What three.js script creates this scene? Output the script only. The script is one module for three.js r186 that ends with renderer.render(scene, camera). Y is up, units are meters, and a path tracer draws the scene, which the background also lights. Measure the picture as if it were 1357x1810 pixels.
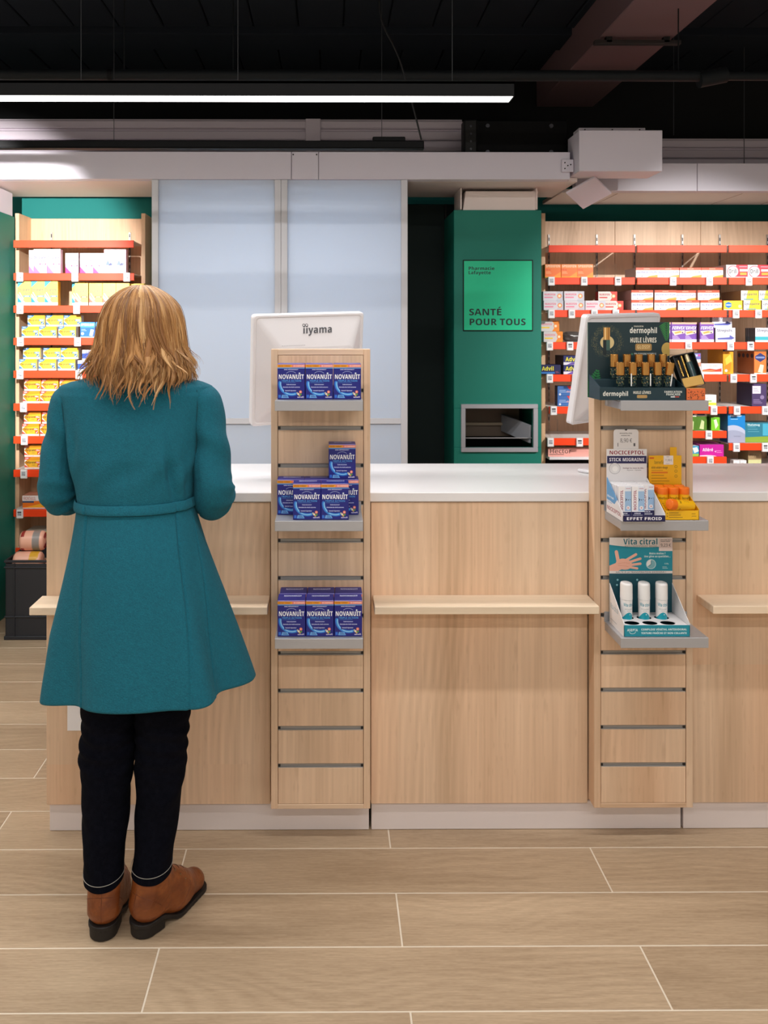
import * as THREE from 'three';
import { mergeGeometries, mergeVertices } from 'three/addons/utils/BufferGeometryUtils.js';
import { RectAreaLightUniformsLib } from 'three/addons/lights/RectAreaLightUniformsLib.js';
import { FontLoader } from 'three/addons/loaders/FontLoader.js';
import { TextGeometry } from 'three/addons/geometries/TextGeometry.js';

// ---------------------------------------------------------------- camera, exposure, lights
const scene = new THREE.Scene();
scene.background = new THREE.Color(0x000000);
const renderer = new THREE.WebGLRenderer({ antialias: true });
renderer.toneMapping = THREE.LinearToneMapping;
renderer.toneMappingExposure = 2.55;
renderer.shadowMap.enabled = true;
const F = 1480;                                     // focal length in pixels of the 1357 x 1810 frame
const EYE = 1.53;                                   // lens height
const camera = new THREE.PerspectiveCamera(2 * Math.atan(905 / F) * 180 / Math.PI, 1357 / 1810, 0.05, 40);
camera.position.set(0, EYE, 0);
camera.rotation.y = -0.006;
camera.setViewOffset(1357, 1810, 678.5 - 589, 905 - 590, 1357, 1810);   // a shifted lens keeps the verticals upright

RectAreaLightUniformsLib.init();
function areaLight(name, x, y, z, w, d, color, nits) {                   // a strip that shines straight down
  const l = new THREE.RectAreaLight(color, nits, w, d);
  l.name = name; l.position.set(x, y, z); l.rotation.x = -Math.PI / 2; scene.add(l);
  return l;
}
// linear ceiling luminaires: [x centre, underside height, z of the near edge, length, width, radiance]
const STRIPS = [
  [-1.282, 2.339, -2.85, 3.836, 0.083, 15],            // the one in view, above the counter
  [-0.1, 2.95, -1.5, 4.8, 0.083, 17],               // rows over the customer area, outside the frame
  [0.3, 2.95, 0.75, 5.2, 0.083, 20],
  [0.3, 2.95, 2.6, 5.2, 0.083, 20],
];
const WHITE_LIGHT = 0xfffbf7;
// track spotlights that wash the wall shelving: [position, aim, intensity, cone]
const SPOTS = [
  [[-1.35, 2.2, -2.5], [-1.88, 1.86, -4.3], 12, 0.45],
  [[2.55, 2.62, -2.35], [1.85, 1.25, -4.9], 8, 0.42],
  [[2.95, 2.62, -2.35], [2.35, 1.2, -4.9], 5, 0.40],
];

// ---------------------------------------------------------------- helpers
let seed = 7;
const rnd = () => { seed = (seed + 0x6d2b79f5) | 0; let t = Math.imul(seed ^ (seed >>> 15), 1 | seed); t = (t + Math.imul(t ^ (t >>> 7), 61 | t)) ^ t; return ((t ^ (t >>> 14)) >>> 0) / 4294967296; };
const rr = (a, b) => a + (b - a) * rnd();
const lerp = (a, b, t) => a + (b - a) * t, clamp = (x, a, b) => Math.min(b, Math.max(a, x));
const smooth = (a, b, x) => { const t = clamp((x - a) / (b - a), 0, 1); return t * t * (3 - 2 * t); };
const V = (x, y, z) => new THREE.Vector3(x, y, z);
const taken = new Map();
function numbered(name) { const n = taken.get(name) || 0; taken.set(name, n + 1); return n ? name + '_' + String(n).padStart(3, '0') : name; }
function tag(o, label, category, group) { o.userData.label = label; o.userData.category = category; if (group) o.userData.group = group; return o; }
function thing(name, label, category, pos = [0, 0, 0], turn = 0, group) {
  const o = new THREE.Group(); o.name = numbered(name); o.position.set(...pos); o.rotation.y = turn; scene.add(o);
  return tag(o, label, category, group);
}
function part(name, geo, mat, parent, pos, rot) {
  const m = new THREE.Mesh(geo, mat); m.name = name; if (pos) m.position.set(...pos); if (rot) m.rotation.set(...rot); parent.add(m); return m;
}
function mesh(name, geo, mat, label, category, pos, rot, group) {
  const m = part(numbered(name), geo, mat, scene, pos, rot); return tag(m, label, category, group);
}
function struct(name, geo, mat, label, category, pos, rot) { const m = part(name, geo, mat, scene, pos, rot); m.userData.kind = 'structure'; tag(m, label, category); return m; }
function copyOf(o, label) { const c = o.clone(); c.name = numbered(o.name.replace(/_\d{3}$/, '')); c.userData = { ...o.userData, label }; scene.add(c); return c; }
const ORD = ['first', 'second', 'third', 'fourth', 'fifth', 'sixth', 'seventh', 'eighth', 'ninth', 'tenth', 'eleventh', 'twelfth', 'thirteenth', 'fourteenth', 'fifteenth', 'sixteenth', 'seventeenth', 'eighteenth', 'nineteenth', 'twentieth'];

// chamfered box, at most 44 triangles; uvf(position, axis of the face) gives texture coordinates, by default in metres
function metreUV(grain, ou = 0, ov = 0) {
  return (p, a) => { const [u, v] = a === 0 ? [p[2], p[1]] : a === 1 ? [p[0], p[2]] : [p[0], p[1]]; return grain === 'x' ? [(a === 0 ? u : v) + ou, (a === 0 ? v : u) + ov] : grain === 'z' ? [(a === 1 ? u : v) + ou, (a === 1 ? v : u) + ov] : [u + ou, v + ov]; };
}
function cbox(w, h, d, c = 0.002, uvf = metreUV()) {
  const H = [w / 2, h / 2, d / 2], pos = [], uv = [];
  c = Math.min(c, H[0] * 0.9, H[1] * 0.9, H[2] * 0.9);
  const vert = (a, s) => [0, 1, 2].map((i) => s[i] * (i === a ? H[i] : H[i] - c));
  const tri = (p, q, r, ax) => {
    const e1 = p.map((_, i) => q[i] - p[i]), e2 = p.map((_, i) => r[i] - p[i]);
    const n = [e1[1] * e2[2] - e1[2] * e2[1], e1[2] * e2[0] - e1[0] * e2[2], e1[0] * e2[1] - e1[1] * e2[0]];
    const m = p.map((_, i) => p[i] + q[i] + r[i]);
    const out = n[0] * m[0] / H[0] + n[1] * m[1] / H[1] + n[2] * m[2] / H[2] >= 0 ? [p, q, r] : [p, r, q];
    for (const x of out) { pos.push(...x); uv.push(...uvf(x, ax)); }
  };
  const quad = (a, b, e, f, ax) => { tri(a, b, e, ax); tri(a, e, f, ax); };
  const S = [-1, 1];
  for (let a = 0; a < 3; a++) {
    const b = (a + 1) % 3, e = (a + 2) % 3;
    const sg = (x, y, z) => { const s = [0, 0, 0]; s[a] = x; s[b] = y; s[e] = z; return s; };
    for (const s of S) quad(vert(a, sg(s, -1, -1)), vert(a, sg(s, 1, -1)), vert(a, sg(s, 1, 1)), vert(a, sg(s, -1, 1)), a);
    for (const s of S) for (const t of S) quad(vert(a, sg(s, t, -1)), vert(a, sg(s, t, 1)), vert(b, sg(s, t, 1)), vert(b, sg(s, t, -1)), a === 2 || b === 2 ? 2 : a);
  }
  for (const x of S) for (const y of S) for (const z of S) tri(vert(0, [x, y, z]), vert(1, [x, y, z]), vert(2, [x, y, z]), 2);
  const g = new THREE.BufferGeometry();
  g.setAttribute('position', new THREE.Float32BufferAttribute(pos, 3));
  g.setAttribute('uv', new THREE.Float32BufferAttribute(uv, 2));
  g.computeVertexNormals();
  return g;
}
const at = (g, x, y, z, rx = 0, ry = 0, rz = 0) => { if (rx || ry || rz) g.applyMatrix4(new THREE.Matrix4().makeRotationFromEuler(new THREE.Euler(rx, ry, rz))); return g.translate(x, y, z); };
// box between two corners given in world metres, depth counted away from the camera: returns geometry in world coordinates
function span(x0, x1, y0, y1, z0, z1, c, uvf) { return at(cbox(x1 - x0, y1 - y0, Math.abs(z1 - z0), c, uvf), (x0 + x1) / 2, (y0 + y1) / 2, -(z0 + z1) / 2); }
const wUV = (grain) => metreUV(grain, rr(0, 5), rr(0, 5));
const cyl = (r, h, n = 16, r2 = r) => new THREE.CylinderGeometry(r2, r, h, n);
function rod(a, b, r, n = 8) {
  const d = new THREE.Vector3().subVectors(b, a), g = cyl(r, d.length(), n);
  g.applyQuaternion(new THREE.Quaternion().setFromUnitVectors(V(0, 1, 0), d.clone().normalize()));
  return g.translate((a.x + b.x) / 2, (a.y + b.y) / 2, (a.z + b.z) / 2);
}
function merge(list) {
  const l = list.map((g) => { const n = g.index ? g.toNonIndexed() : g; for (const k of Object.keys(n.attributes)) if (!['position', 'normal', 'uv'].includes(k)) n.deleteAttribute(k); if (!n.attributes.uv) n.setAttribute('uv', new THREE.Float32BufferAttribute(new Float32Array(n.attributes.position.count * 2), 2)); return n; });
  return mergeGeometries(l);
}
// flat polygon in the x y plane pushed back by depth, optionally with holes
function slab(points, depth, bevel = 0, holes = []) {
  const s = new THREE.Shape(points.map((p) => new THREE.Vector2(...p)));
  for (const h of holes) s.holes.push(h);
  return new THREE.ExtrudeGeometry(s, { depth, bevelEnabled: bevel > 0, bevelSize: bevel, bevelThickness: bevel, bevelSegments: 2, curveSegments: 16 });
}
function roundRect(w, h, r, seg = 4) {
  const p = [];
  for (const [cx, cy, a0] of [[w / 2 - r, h / 2 - r, 0], [-w / 2 + r, h / 2 - r, 90], [-w / 2 + r, -h / 2 + r, 180], [w / 2 - r, -h / 2 + r, 270]])
    for (let i = 0; i <= seg; i++) { const a = (a0 + 90 * i / seg) * Math.PI / 180; p.push([cx + r * Math.cos(a), cy + r * Math.sin(a)]); }
  return p;
}
// ---------------------------------------------------------------- noise and textures
const PERM = new Uint16Array(512); { const s = seed; for (let i = 0; i < 256; i++) PERM[i] = i; for (let i = 255; i > 0; i--) { const j = Math.floor(rnd() * (i + 1)); [PERM[i], PERM[j]] = [PERM[j], PERM[i]]; } for (let i = 0; i < 256; i++) PERM[256 + i] = PERM[i]; seed = s; }
const hash2 = (x, y) => PERM[(PERM[x & 255] + y) & 511] / 255;
function noise2(x, y, px = 256, py = 256) {                              // value noise that repeats after px, py cells
  const ix = Math.floor(x), iy = Math.floor(y), fx = x - ix, fy = y - iy, u = fx * fx * (3 - 2 * fx), v = fy * fy * (3 - 2 * fy);
  const w = (a, n) => ((a % n) + n) % n, a = w(ix, px), b = w(ix + 1, px), c = w(iy, py), d = w(iy + 1, py);
  return lerp(lerp(hash2(a, c), hash2(b, c), u), lerp(hash2(a, d), hash2(b, d), u), v);
}
function dataTex(w, h, f, srgb = true, repeat = [1, 1]) {
  const d = new Uint8Array(w * h * 4);
  for (let y = 0; y < h; y++) for (let x = 0; x < w; x++) { const c = f(x / w, y / h, x, y), o = (y * w + x) * 4; d[o] = clamp(c[0], 0, 255); d[o + 1] = clamp(c[1], 0, 255); d[o + 2] = clamp(c[2], 0, 255); d[o + 3] = 255; }
  const t = new THREE.DataTexture(d, w, h); t.magFilter = THREE.LinearFilter; t.minFilter = THREE.LinearMipmapLinearFilter; t.generateMipmaps = true;
  t.wrapS = t.wrapT = THREE.RepeatWrapping; t.repeat.set(...repeat); if (srgb) t.colorSpace = THREE.SRGBColorSpace; t.needsUpdate = true;
  return t;
}
function canvasTex(w, h, draw) {
  const c = document.createElement('canvas'); c.width = w; c.height = h;
  const x = c.getContext('2d'); draw(x, w, h);
  const t = new THREE.CanvasTexture(c); t.colorSpace = THREE.SRGBColorSpace; t.magFilter = THREE.LinearFilter; return t;
}
const std = (color, roughness = 0.6, more = {}) => new THREE.MeshStandardMaterial({ color, roughness, ...more });

// light oak laminate, grain along v: 1.2 m x 2.4 m
const oakF = (base, amp) => (u, v) => {
  const warp = (noise2(u * 5, v * 4, 5, 4) - 0.5) * 0.03 + (noise2(u * 12, v * 10, 12, 10) - 0.5) * 0.008, uu = u + warp;
  const bands = noise2(uu * 16, v * 1, 16, 1) - 0.5, hue = noise2(uu * 10 + 31, v * 2 + 7, 256, 256) - 0.5, mid = noise2(uu * 48, v * 4, 48, 4) - 0.5, fine = noise2(u * 240, v * 12, 240, 12) - 0.5, pore = noise2(u * 256, v * 60, 256, 60);
  const fig = smooth(0.45, 0.8, noise2(u * 7, v * 2 + 40, 7, 256));
  const ring = Math.sin((uu * 46 + noise2(u * 8, v * 5, 8, 5) * 3.2) * Math.PI * 2) * fig;
  const knot = Math.max(0, noise2(u * 40, v * 14, 40, 14) - 0.93) * 260;
  const k = (bands * 26 + mid * 9 + fine * 12 + ring * 5 - (pore > 0.82 ? (pore - 0.82) * 50 : 0) - knot) * amp;
  return [base[0] + k + hue * 4, base[1] + k * 1.03 - hue * 5, base[2] + k * 1.05 - hue * 9];
};
const oakTex = dataTex(1024, 1024, oakF([226, 193, 162], 0.95), true, [1 / 1.2, 1 / 2.4]);
const oakBump = dataTex(512, 512, (u, v) => { const k = 128 + (noise2(u * 200, v * 14, 200, 14) - 0.5) * 160; return [k, k, k]; }, false, [1 / 1.2, 1 / 2.4]);
const M = {};
M.oak = std(0xffffff, 0.5, { map: oakTex, bumpMap: oakBump, bumpScale: 0.0002 });
const paleTex = dataTex(512, 512, oakF([238, 216, 189], 0.6), true, [1 / 1.2, 1 / 2.4]);
M.ledge = std(0xffffff, 0.5, { map: paleTex, bumpMap: oakBump, bumpScale: 0.0002 });
M.oakPale = std(0xfff6ea, 0.5, { map: oakTex, bumpMap: oakBump, bumpScale: 0.0002 });
// wood-look porcelain planks: six strips of 1.2 m x 0.2 m stacked in v
const tileTex = dataTex(2048, 1020, (u, v) => {
  const s = Math.floor(v * 6), w = v * 6 - s, o = s * 17.3, y = w + (noise2(u * 5 + o, w * 1.5 + o) - 0.5) * 0.5;
  const cath = Math.sin((y * 7 + noise2(u * 2.2 + o, o) * 5 + noise2(u * 9, y * 6 + o) * 0.6) * Math.PI * 2);
  const fig = smooth(0.35, 0.75, noise2(u * 3 + o * 2, w * 1.2 + o));
  const fine = noise2(u * 30 + o, w * 70 + o) - 0.5, f2 = noise2(u * 120 + o, w * 150 + o * 2) - 0.5, broad = noise2(u * 4 + o, w * 4 + o * 3) - 0.5;
  const patch = noise2(u * 2 + o * 5, w * 1 + o) - 0.5;
  const k = (s - 2.5) * 1.6 + cath * 4.5 * fig + fine * 15 + f2 * 12 + broad * 14 + patch * 12;
  return [184 + k, 160 + k * 1.0, 132 + k * 0.95];
}, true, [1 / 1.2, 1 / 1.2]);
M.tile = std(0xffffff, 0.42, { map: tileTex });
M.grout = std(0xe9ddca, 0.85);
M.white = std(0xeceaec, 0.35);
M.kick = std(0xe6dcda, 0.4);
M.fascia = std(0xe4dfec, 0.45);
M.soffit = std(0xefe3df, 0.5);
M.steel = std(0xb2b2b6, 0.42, { metalness: 0.35 });
M.groove = std(0xa6a29e, 0.42, { metalness: 0.3 });
M.black = std(0x0b0c0f, 0.6);
M.blackMetal = new THREE.MeshPhysicalMaterial({ color: 0x060709, roughness: 0.6, specularIntensity: 0.35 });
M.ceiling = new THREE.MeshPhysicalMaterial({ color: 0x1b2028, roughness: 0.95, specularIntensity: 0.4 });
M.orange = std(0xff4408, 0.5);
M.darkEnd = std(0x25211f, 0.6);

// ---------------------------------------------------------------- the room
const RX0 = -3.3, RX1 = 4.2, RZ0 = 5.42, RZ1 = -4.6, RY = 3.2;           // z is counted away from the camera here
const floor = struct('floor', span(RX0, RX1, -0.12, -0.0012, RZ1, RZ0, 0.001), M.grout, 'floor of wood-look porcelain planks with pale grout joints', 'floor');
{ // planks of 1.2 x 0.2 m in half bond
  const variants = [];
  for (let k = 0; k < 12; k++) variants.push(cbox(1.1955, 0.012, 0.1955, 0.0008, (p) => [(k < 6 ? p[0] : -p[0]) + 0.6, (k < 6 ? p[2] : -p[2]) + 0.1 + 0.2 * (k % 6)]));
  let k = 0;
  for (let r = -5; r < 18; r++) {
    const z = 2.4897 - 0.2 * 6 + 0.2 * r + 0.1, off = ((r % 2) + 2) % 2 ? 0.779 : 0.185;   // joint position of the row
    for (let i = -3; i < 3; i++) {
      const x = off + 1.2 * i + 0.6;
      if (x - 0.6 < RX0 || x + 0.6 > RX1 || z < -0.5 || z > 5.3) continue;
      part('floor_plank', variants[(k * 5 + Math.abs(i) * 3 + r * 7 + 70) % 12], M.tile, floor, [x, -0.006, -z]); k++;
    }
  }
}
M.wallPaint = std(0xd9d4cc, 0.85);
M.wallDark = std(0x0d7672, 0.8);
M.wallBlack = std(0x0a0c0f, 0.9);
struct('wall_left', span(RX0 - 0.15, RX0, 0, RY, RZ1, RZ0), M.wallPaint, 'plain left wall of the shop outside the frame', 'wall');
struct('wall_right', span(RX1, RX1 + 0.15, 0, RY, RZ1, RZ0), M.wallPaint, 'plain right wall of the shop outside the frame', 'wall');
struct('wall_front', span(RX0, RX1, 0, RY, RZ1 - 0.15, RZ1), M.wallPaint, 'plain wall behind the photographer', 'wall');
struct('wall_back', span(RX0, RX1, 0, 2.46, RZ0 - 0.12, RZ0 + 0.1), M.wallDark, 'deep teal back wall behind the shelving', 'wall');
struct('wall_upper', span(RX0, RX1, 2.46, RY, RZ0 - 0.12, RZ0 + 0.1), M.wallBlack, 'black upper back wall under the ceiling', 'wall');
const ceiling = struct('ceiling', span(RX0, RX1, RY, RY + 0.15, RZ1, RZ0), M.ceiling, 'black ceiling with wide boards', 'ceiling');
{ // boards running away from the camera, in two rows either side of a flat cross beam
  const row = (z0, z1, seedX) => { const g = cbox(0.232, 0.02, z1 - z0, 0.004); for (let x = RX0 + seedX; x < RX1 - 0.2; x += 0.24) part('ceiling_board', g, M.ceiling, ceiling, [x + 0.12, RY - 0.01 - rr(0, 0.006), -(z0 + z1) / 2]); };
  row(3.3, 4.5, 0.02); row(4.8, 5.28, 0.13);
  part('cross_beam', span(RX0, RX1, RY - 0.05, RY, 4.53, 4.78, 0.004), M.ceiling, ceiling);
}

// ---------------------------------------------------------------- overhead
// white bulkhead above the wall fittings: three panels on the left, one longer run set farther back on the right
{
  const f1 = struct('trim_1', span(-3.2, 1.243, 2.323, 2.465, 4.32, 4.36, 0.002), M.fascia, 'long white fascia above the frosted panels', 'fascia');
  for (const [a, b] of [[-3.2, -0.1905], [-0.1875, -0.0515], [-0.0485, 1.243]]) part('fascia_panel', span(a, b, 2.3235, 2.4645, 4.3, 4.319, 0.0015), M.fascia, f1);
  for (const x of [-0.18, -0.06]) part('screw', at(cyl(0.004, 0.003, 10), x, 2.45, -4.299, Math.PI / 2), M.black, f1);
  struct('trim_2', span(-3.2, 1.3, 2.323, 2.345, 4.362, 4.86, 0.002), M.soffit, 'white underside board of the left bulkhead', 'soffit');
  const f2 = struct('trim_3', span(1.36, 3.9, 2.316, 2.47, 4.62, 4.66, 0.002), M.fascia, 'white fascia above the right shelving, set farther back', 'fascia');
  for (const [a, b] of [[1.36, 2.03], [2.033, 3.9]]) part('fascia_panel', span(a, b, 2.3165, 2.4695, 4.6, 4.619, 0.0015), M.fascia, f2);
  const so = struct('trim_4', span(1.3, 3.9, 2.316, 2.338, 4.662, 5.08, 0.002), M.soffit, 'white underside board of the right bulkhead', 'soffit');
  for (const x of [1.62, 2.32, 2.62]) part('soffit_joint', span(x - 0.001, x + 0.001, 2.3145, 2.3165, 4.68, 5.06, 0.0003), std(0xb9a29a, 0.7), so);
  // folded white corner piece between the two runs
  mesh('bulkhead_corner', at(cbox(0.172, 0.172, 0.014, 0.002), 1.383, 2.279, -4.44, 0.98, 0, Math.PI / 4), M.fascia, 'white folded corner piece joining the two white fascias', 'panel');
}
{ // square white duct box at the joint of the fascias
  const d = thing('duct_box', 'boxy white ventilation duct box under the black ceiling', 'duct', [1.47, 2.347, -4.3]);
  part('duct_body', at(cbox(0.42, 0.207, 0.2, 0.003), 0, 0.1035, 0), M.fascia, d);
  part('top_flange', at(cbox(0.34, 0.028, 0.1, 0.002), -0.02, 0.222, -0.02), M.fascia, d);
  for (const x of [-0.16, -0.02, 0.12]) part('screw', at(cyl(0.004, 0.003, 8), x, 0.225, 0.031, Math.PI / 2), M.black, d);
  part('mounting_plate', at(cbox(0.06, 0.065, 0.006, 0.002), -0.243, 0.045, 0.012), M.fascia, d);
  for (const [x, y] of [[-0.258, 0.06], [-0.243, 0.045], [-0.258, 0.03], [-0.228, 0.05]]) part('bolt', at(cyl(0.0035, 0.004, 8), x, y, 0.016, Math.PI / 2), M.black, d);
}
{ // ribbed aluminium trunking on the wall above the fascia
  M.trunk = std(0xd8cdd8, 0.5);
  const mk = (name, x0, x1, y0, label, z) => {
    const t = thing(name, label, 'trunking', [(x0 + x1) / 2, y0, -z]);
    const w = x1 - x0;
    part('trunking_back', at(cbox(w, 0.2, 0.03, 0.002), 0, 0.1, -0.02), M.trunk, t);
    for (const [y, h] of [[0.165, 0.045], [0.105, 0.05], [0.045, 0.06]]) part('rib', at(cbox(w, h, 0.03, 0.006), 0, y, 0.005), M.trunk, t);
    return t;
  };
  const a = mk('wall_trunking', -3.2, 0.755, 2.54, 'ribbed grey wall trunking above the left fascia', 4.72);
  part('joint_cover', at(cbox(0.085, 0.19, 0.04, 0.003), 1.137, 0.1, 0.012), M.trunk, a);
  mk('wall_trunking', 1.92, 3.9, 2.5, 'ribbed grey wall trunking right of the duct box', 5.0);
}
{ // black bolted equipment housing
  const b = thing('equipment_box', 'black bolted metal housing above the left fascia beside the duct box', 'metal box', [1.03, 2.47, -4.5]);
  part('housing', at(cbox(0.5, 0.2, 0.06, 0.004), 0, 0.1, 0), M.blackMetal, b);
  part('end_bracket', at(cbox(0.075, 0.2, 0.09, 0.01), -0.275, 0.1, 0.02), M.black, b);
  for (const [x, y] of [[-0.18, 0.17], [-0.18, 0.03], [0.16, 0.17], [0.16, 0.03]]) part('bolt', at(cyl(0.011, 0.012, 10), x, y, 0.034, Math.PI / 2), std(0x55555a, 0.35, { metalness: 0.8 }), b);
  for (const x of [-0.2, 0.2]) part('support_arm', at(cbox(0.03, 0.03, 0.8, 0.002), x, 0.12, -0.42), M.blackMetal, b);
  for (let i = 0; i < 4; i++) part('bolt', at(cyl(0.006, 0.008, 8), -0.275, 0.04 + i * 0.04, 0.067, Math.PI / 2), std(0x55555a, 0.35, { metalness: 0.8 }), b);
}
{ // pipe, duct and cables under the ceiling
  const p = thing('ceiling_pipe', 'dark ceiling pipe running across above the lit luminaire', 'pipe', [0, 2.672, -3.7]);
  M.pipe = new THREE.MeshPhysicalMaterial({ color: 0x15191c, roughness: 0.6, specularIntensity: 0.4 });
  part('pipe_run', at(cyl(0.024, 4.6, 16), -0.6, 0, 0, 0, 0, Math.PI / 2), M.pipe, p);
  part('pipe_run', at(cyl(0.02, 2.4, 16), 2.9, 0, 0, 0, 0, Math.PI / 2), M.pipe, p);
  part('coupling', at(cyl(0.036, 0.12, 16), 1.7, -0.005, 0, 0, 0, Math.PI / 2 + 0.2), M.pipe, p);
  part('clamp', at(cyl(0.028, 0.02, 16), -0.96, 0, 0, 0, 0, Math.PI / 2), M.blackMetal, p);
  for (const x of [-0.42, -0.9, 1.55]) part('hanger_rod', rod(V(x, 0.02, 0), V(x, 0.52, 0), 0.003), M.pipe, p);
  const d = thing('ceiling_duct', 'dusky flat duct under the ceiling at upper right', 'duct', [1.5, 2.95, -4.3]);
  part('duct_body', at(cbox(0.36, 0.22, 2.4, 0.004), 0, 0.13, 0), std(0x6f5558, 0.7), d);
  part('cross_bar', at(cbox(0.42, 0.02, 0.03, 0.002), 0, -0.006, 0.24), std(0x2c2728, 0.6), d);
  for (const x of [-0.14, 0.14]) part('clip', at(cbox(0.03, 0.035, 0.03, 0.002), x, 0.008, 0.24), M.black, d);
  const h = (x, z, y0, name, label) => mesh(name, rod(V(x, y0, -z), V(x, RY, -z), 0.0022), std(0x3b3f44, 0.5, { metalness: 0.4 }), label, 'rod');
  h(2.35, 4.72, 2.47, 'suspension_rod', 'thin suspension rod hanging over the right fascia');
  h(1.86, 4.5, 2.6, 'suspension_rod', 'thin faint suspension rod right of the duct box');
}

// linear luminaires
M.glow = new THREE.MeshStandardMaterial({ color: 0xffffff, emissive: WHITE_LIGHT, emissiveIntensity: 2.2, roughness: 0.5 });
function luminaire(i, label) {
  const [x, y, z, len, wid, nits] = STRIPS[i];
  const t = thing('linear_luminaire', label, 'lamp', [x, y, z - wid / 2]);
  part('housing', merge([at(cbox(len, 0.012, wid, 0.002), 0, 0.047, 0), at(cbox(len, 0.052, 0.004, 0.001), 0, 0.027, wid / 2 - 0.002), at(cbox(len, 0.052, 0.004, 0.001), 0, 0.027, -wid / 2 + 0.002), at(cbox(0.004, 0.052, wid, 0.001), len / 2 - 0.002, 0.027, 0), at(cbox(0.004, 0.052, wid, 0.001), -len / 2 + 0.002, 0.027, 0)]), M.blackMetal, t);
  part('lamp_diffuser', at(cbox(len - 0.01, 0.006, wid - 0.01, 0.001), 0, 0.0045, 0), M.glow, t);
  for (const s of [-1.27, -0.03, 0.43, 0.97, 1.71]) if (s < len / 2) part('suspension_wire', rod(V(s * 1.0, 0.05, 0), V(s * 1.0, RY - y - 0.03, 0), 0.0014, 6), std(0x2c2e31, 0.5), t);
  const l = areaLight('strip_light', x, y - 0.004, z - wid / 2, len - 0.02, wid - 0.014, WHITE_LIGHT, nits);
  return t;
}
luminaire(0, 'lit linear pendant luminaire in black profile above the counter');
luminaire(1, 'linear pendant luminaire over the customer area, nearest the counter');
luminaire(2, 'linear pendant luminaire over the middle of the customer area');
luminaire(3, 'linear pendant luminaire at the rear of the customer area');
{ // unlit suspended track with its feed cable
  const t = thing('lighting_track', 'unlit black suspended lighting track in front of the white fascia', 'track', [-0.9, 2.325, -3.6]);
  part('track_profile', at(cbox(2.62, 0.032, 0.036, 0.003), 0, 0.016, 0), M.blackMetal, t);
  part('track_lip', at(cbox(2.62, 0.004, 0.044, 0.001), 0, -0.001, 0), M.blackMetal, t);
  part('feed_box', at(cbox(0.14, 0.02, 0.03, 0.003), 1.16, 0.04, 0), M.blackMetal, t);
  for (const x of [-0.02, 1.13]) part('suspension_wire', rod(V(x, 0.03, 0), V(x, 0.875, 0), 0.0014, 6), std(0x2c2e31, 0.5), t);
  const c = new THREE.CatmullRomCurve3([V(1.3, 0.04, 0), V(1.27, 0.16, 0), V(1.2, 0.4, 0), V(1.13, 0.55, 0), V(1.11, 0.7, 0), V(1.02, 0.86, 0)]);
  part('feed_cable', new THREE.TubeGeometry(c, 24, 0.004, 6), M.black, t);
}
// track spotlights outside the frame
for (const [i, [p, aim, power, cone]] of SPOTS.entries()) {
  const t = thing('track_spotlight', ['black track spotlight aimed at the left shelving', 'black track spotlight aimed at the right shelving beside the column', 'black track spotlight aimed at the far right shelving'][i], 'spotlight', p);
  const dir = V(...aim).sub(V(...p)).normalize(), q = new THREE.Quaternion().setFromUnitVectors(V(0, 1, 0), dir);
  const can = cyl(0.045, 0.14, 24); can.applyQuaternion(q); can.translate(-dir.x * 0.075, -dir.y * 0.075, -dir.z * 0.075); part('spot_housing', can, M.blackMetal, t);
  const lens = cyl(0.036, 0.004, 24); lens.applyQuaternion(q); lens.translate(dir.x * -0.002, dir.y * -0.002, dir.z * -0.002); part('lamp_lens', lens, M.glow, t);
  part('stem', rod(V(0, 0, 0).addScaledVector(dir, -0.08), V(0, RY - p[1], 0).addScaledVector(dir, -0.08), 0.008), M.blackMetal, t);
  const s = new THREE.SpotLight(WHITE_LIGHT, power, 0, cone, 0.45, 2);
  s.name = 'spot_beam'; s.position.set(p[0] + dir.x * 0.012, p[1] + dir.y * 0.012, p[2] + dir.z * 0.012); s.target.position.set(...aim); s.castShadow = true; s.shadow.radius = 1.5; s.penumbra = i ? 0.45 : 0.22;
  scene.add(s); scene.add(s.target); s.target.name = 'spot_aim';
}

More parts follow.
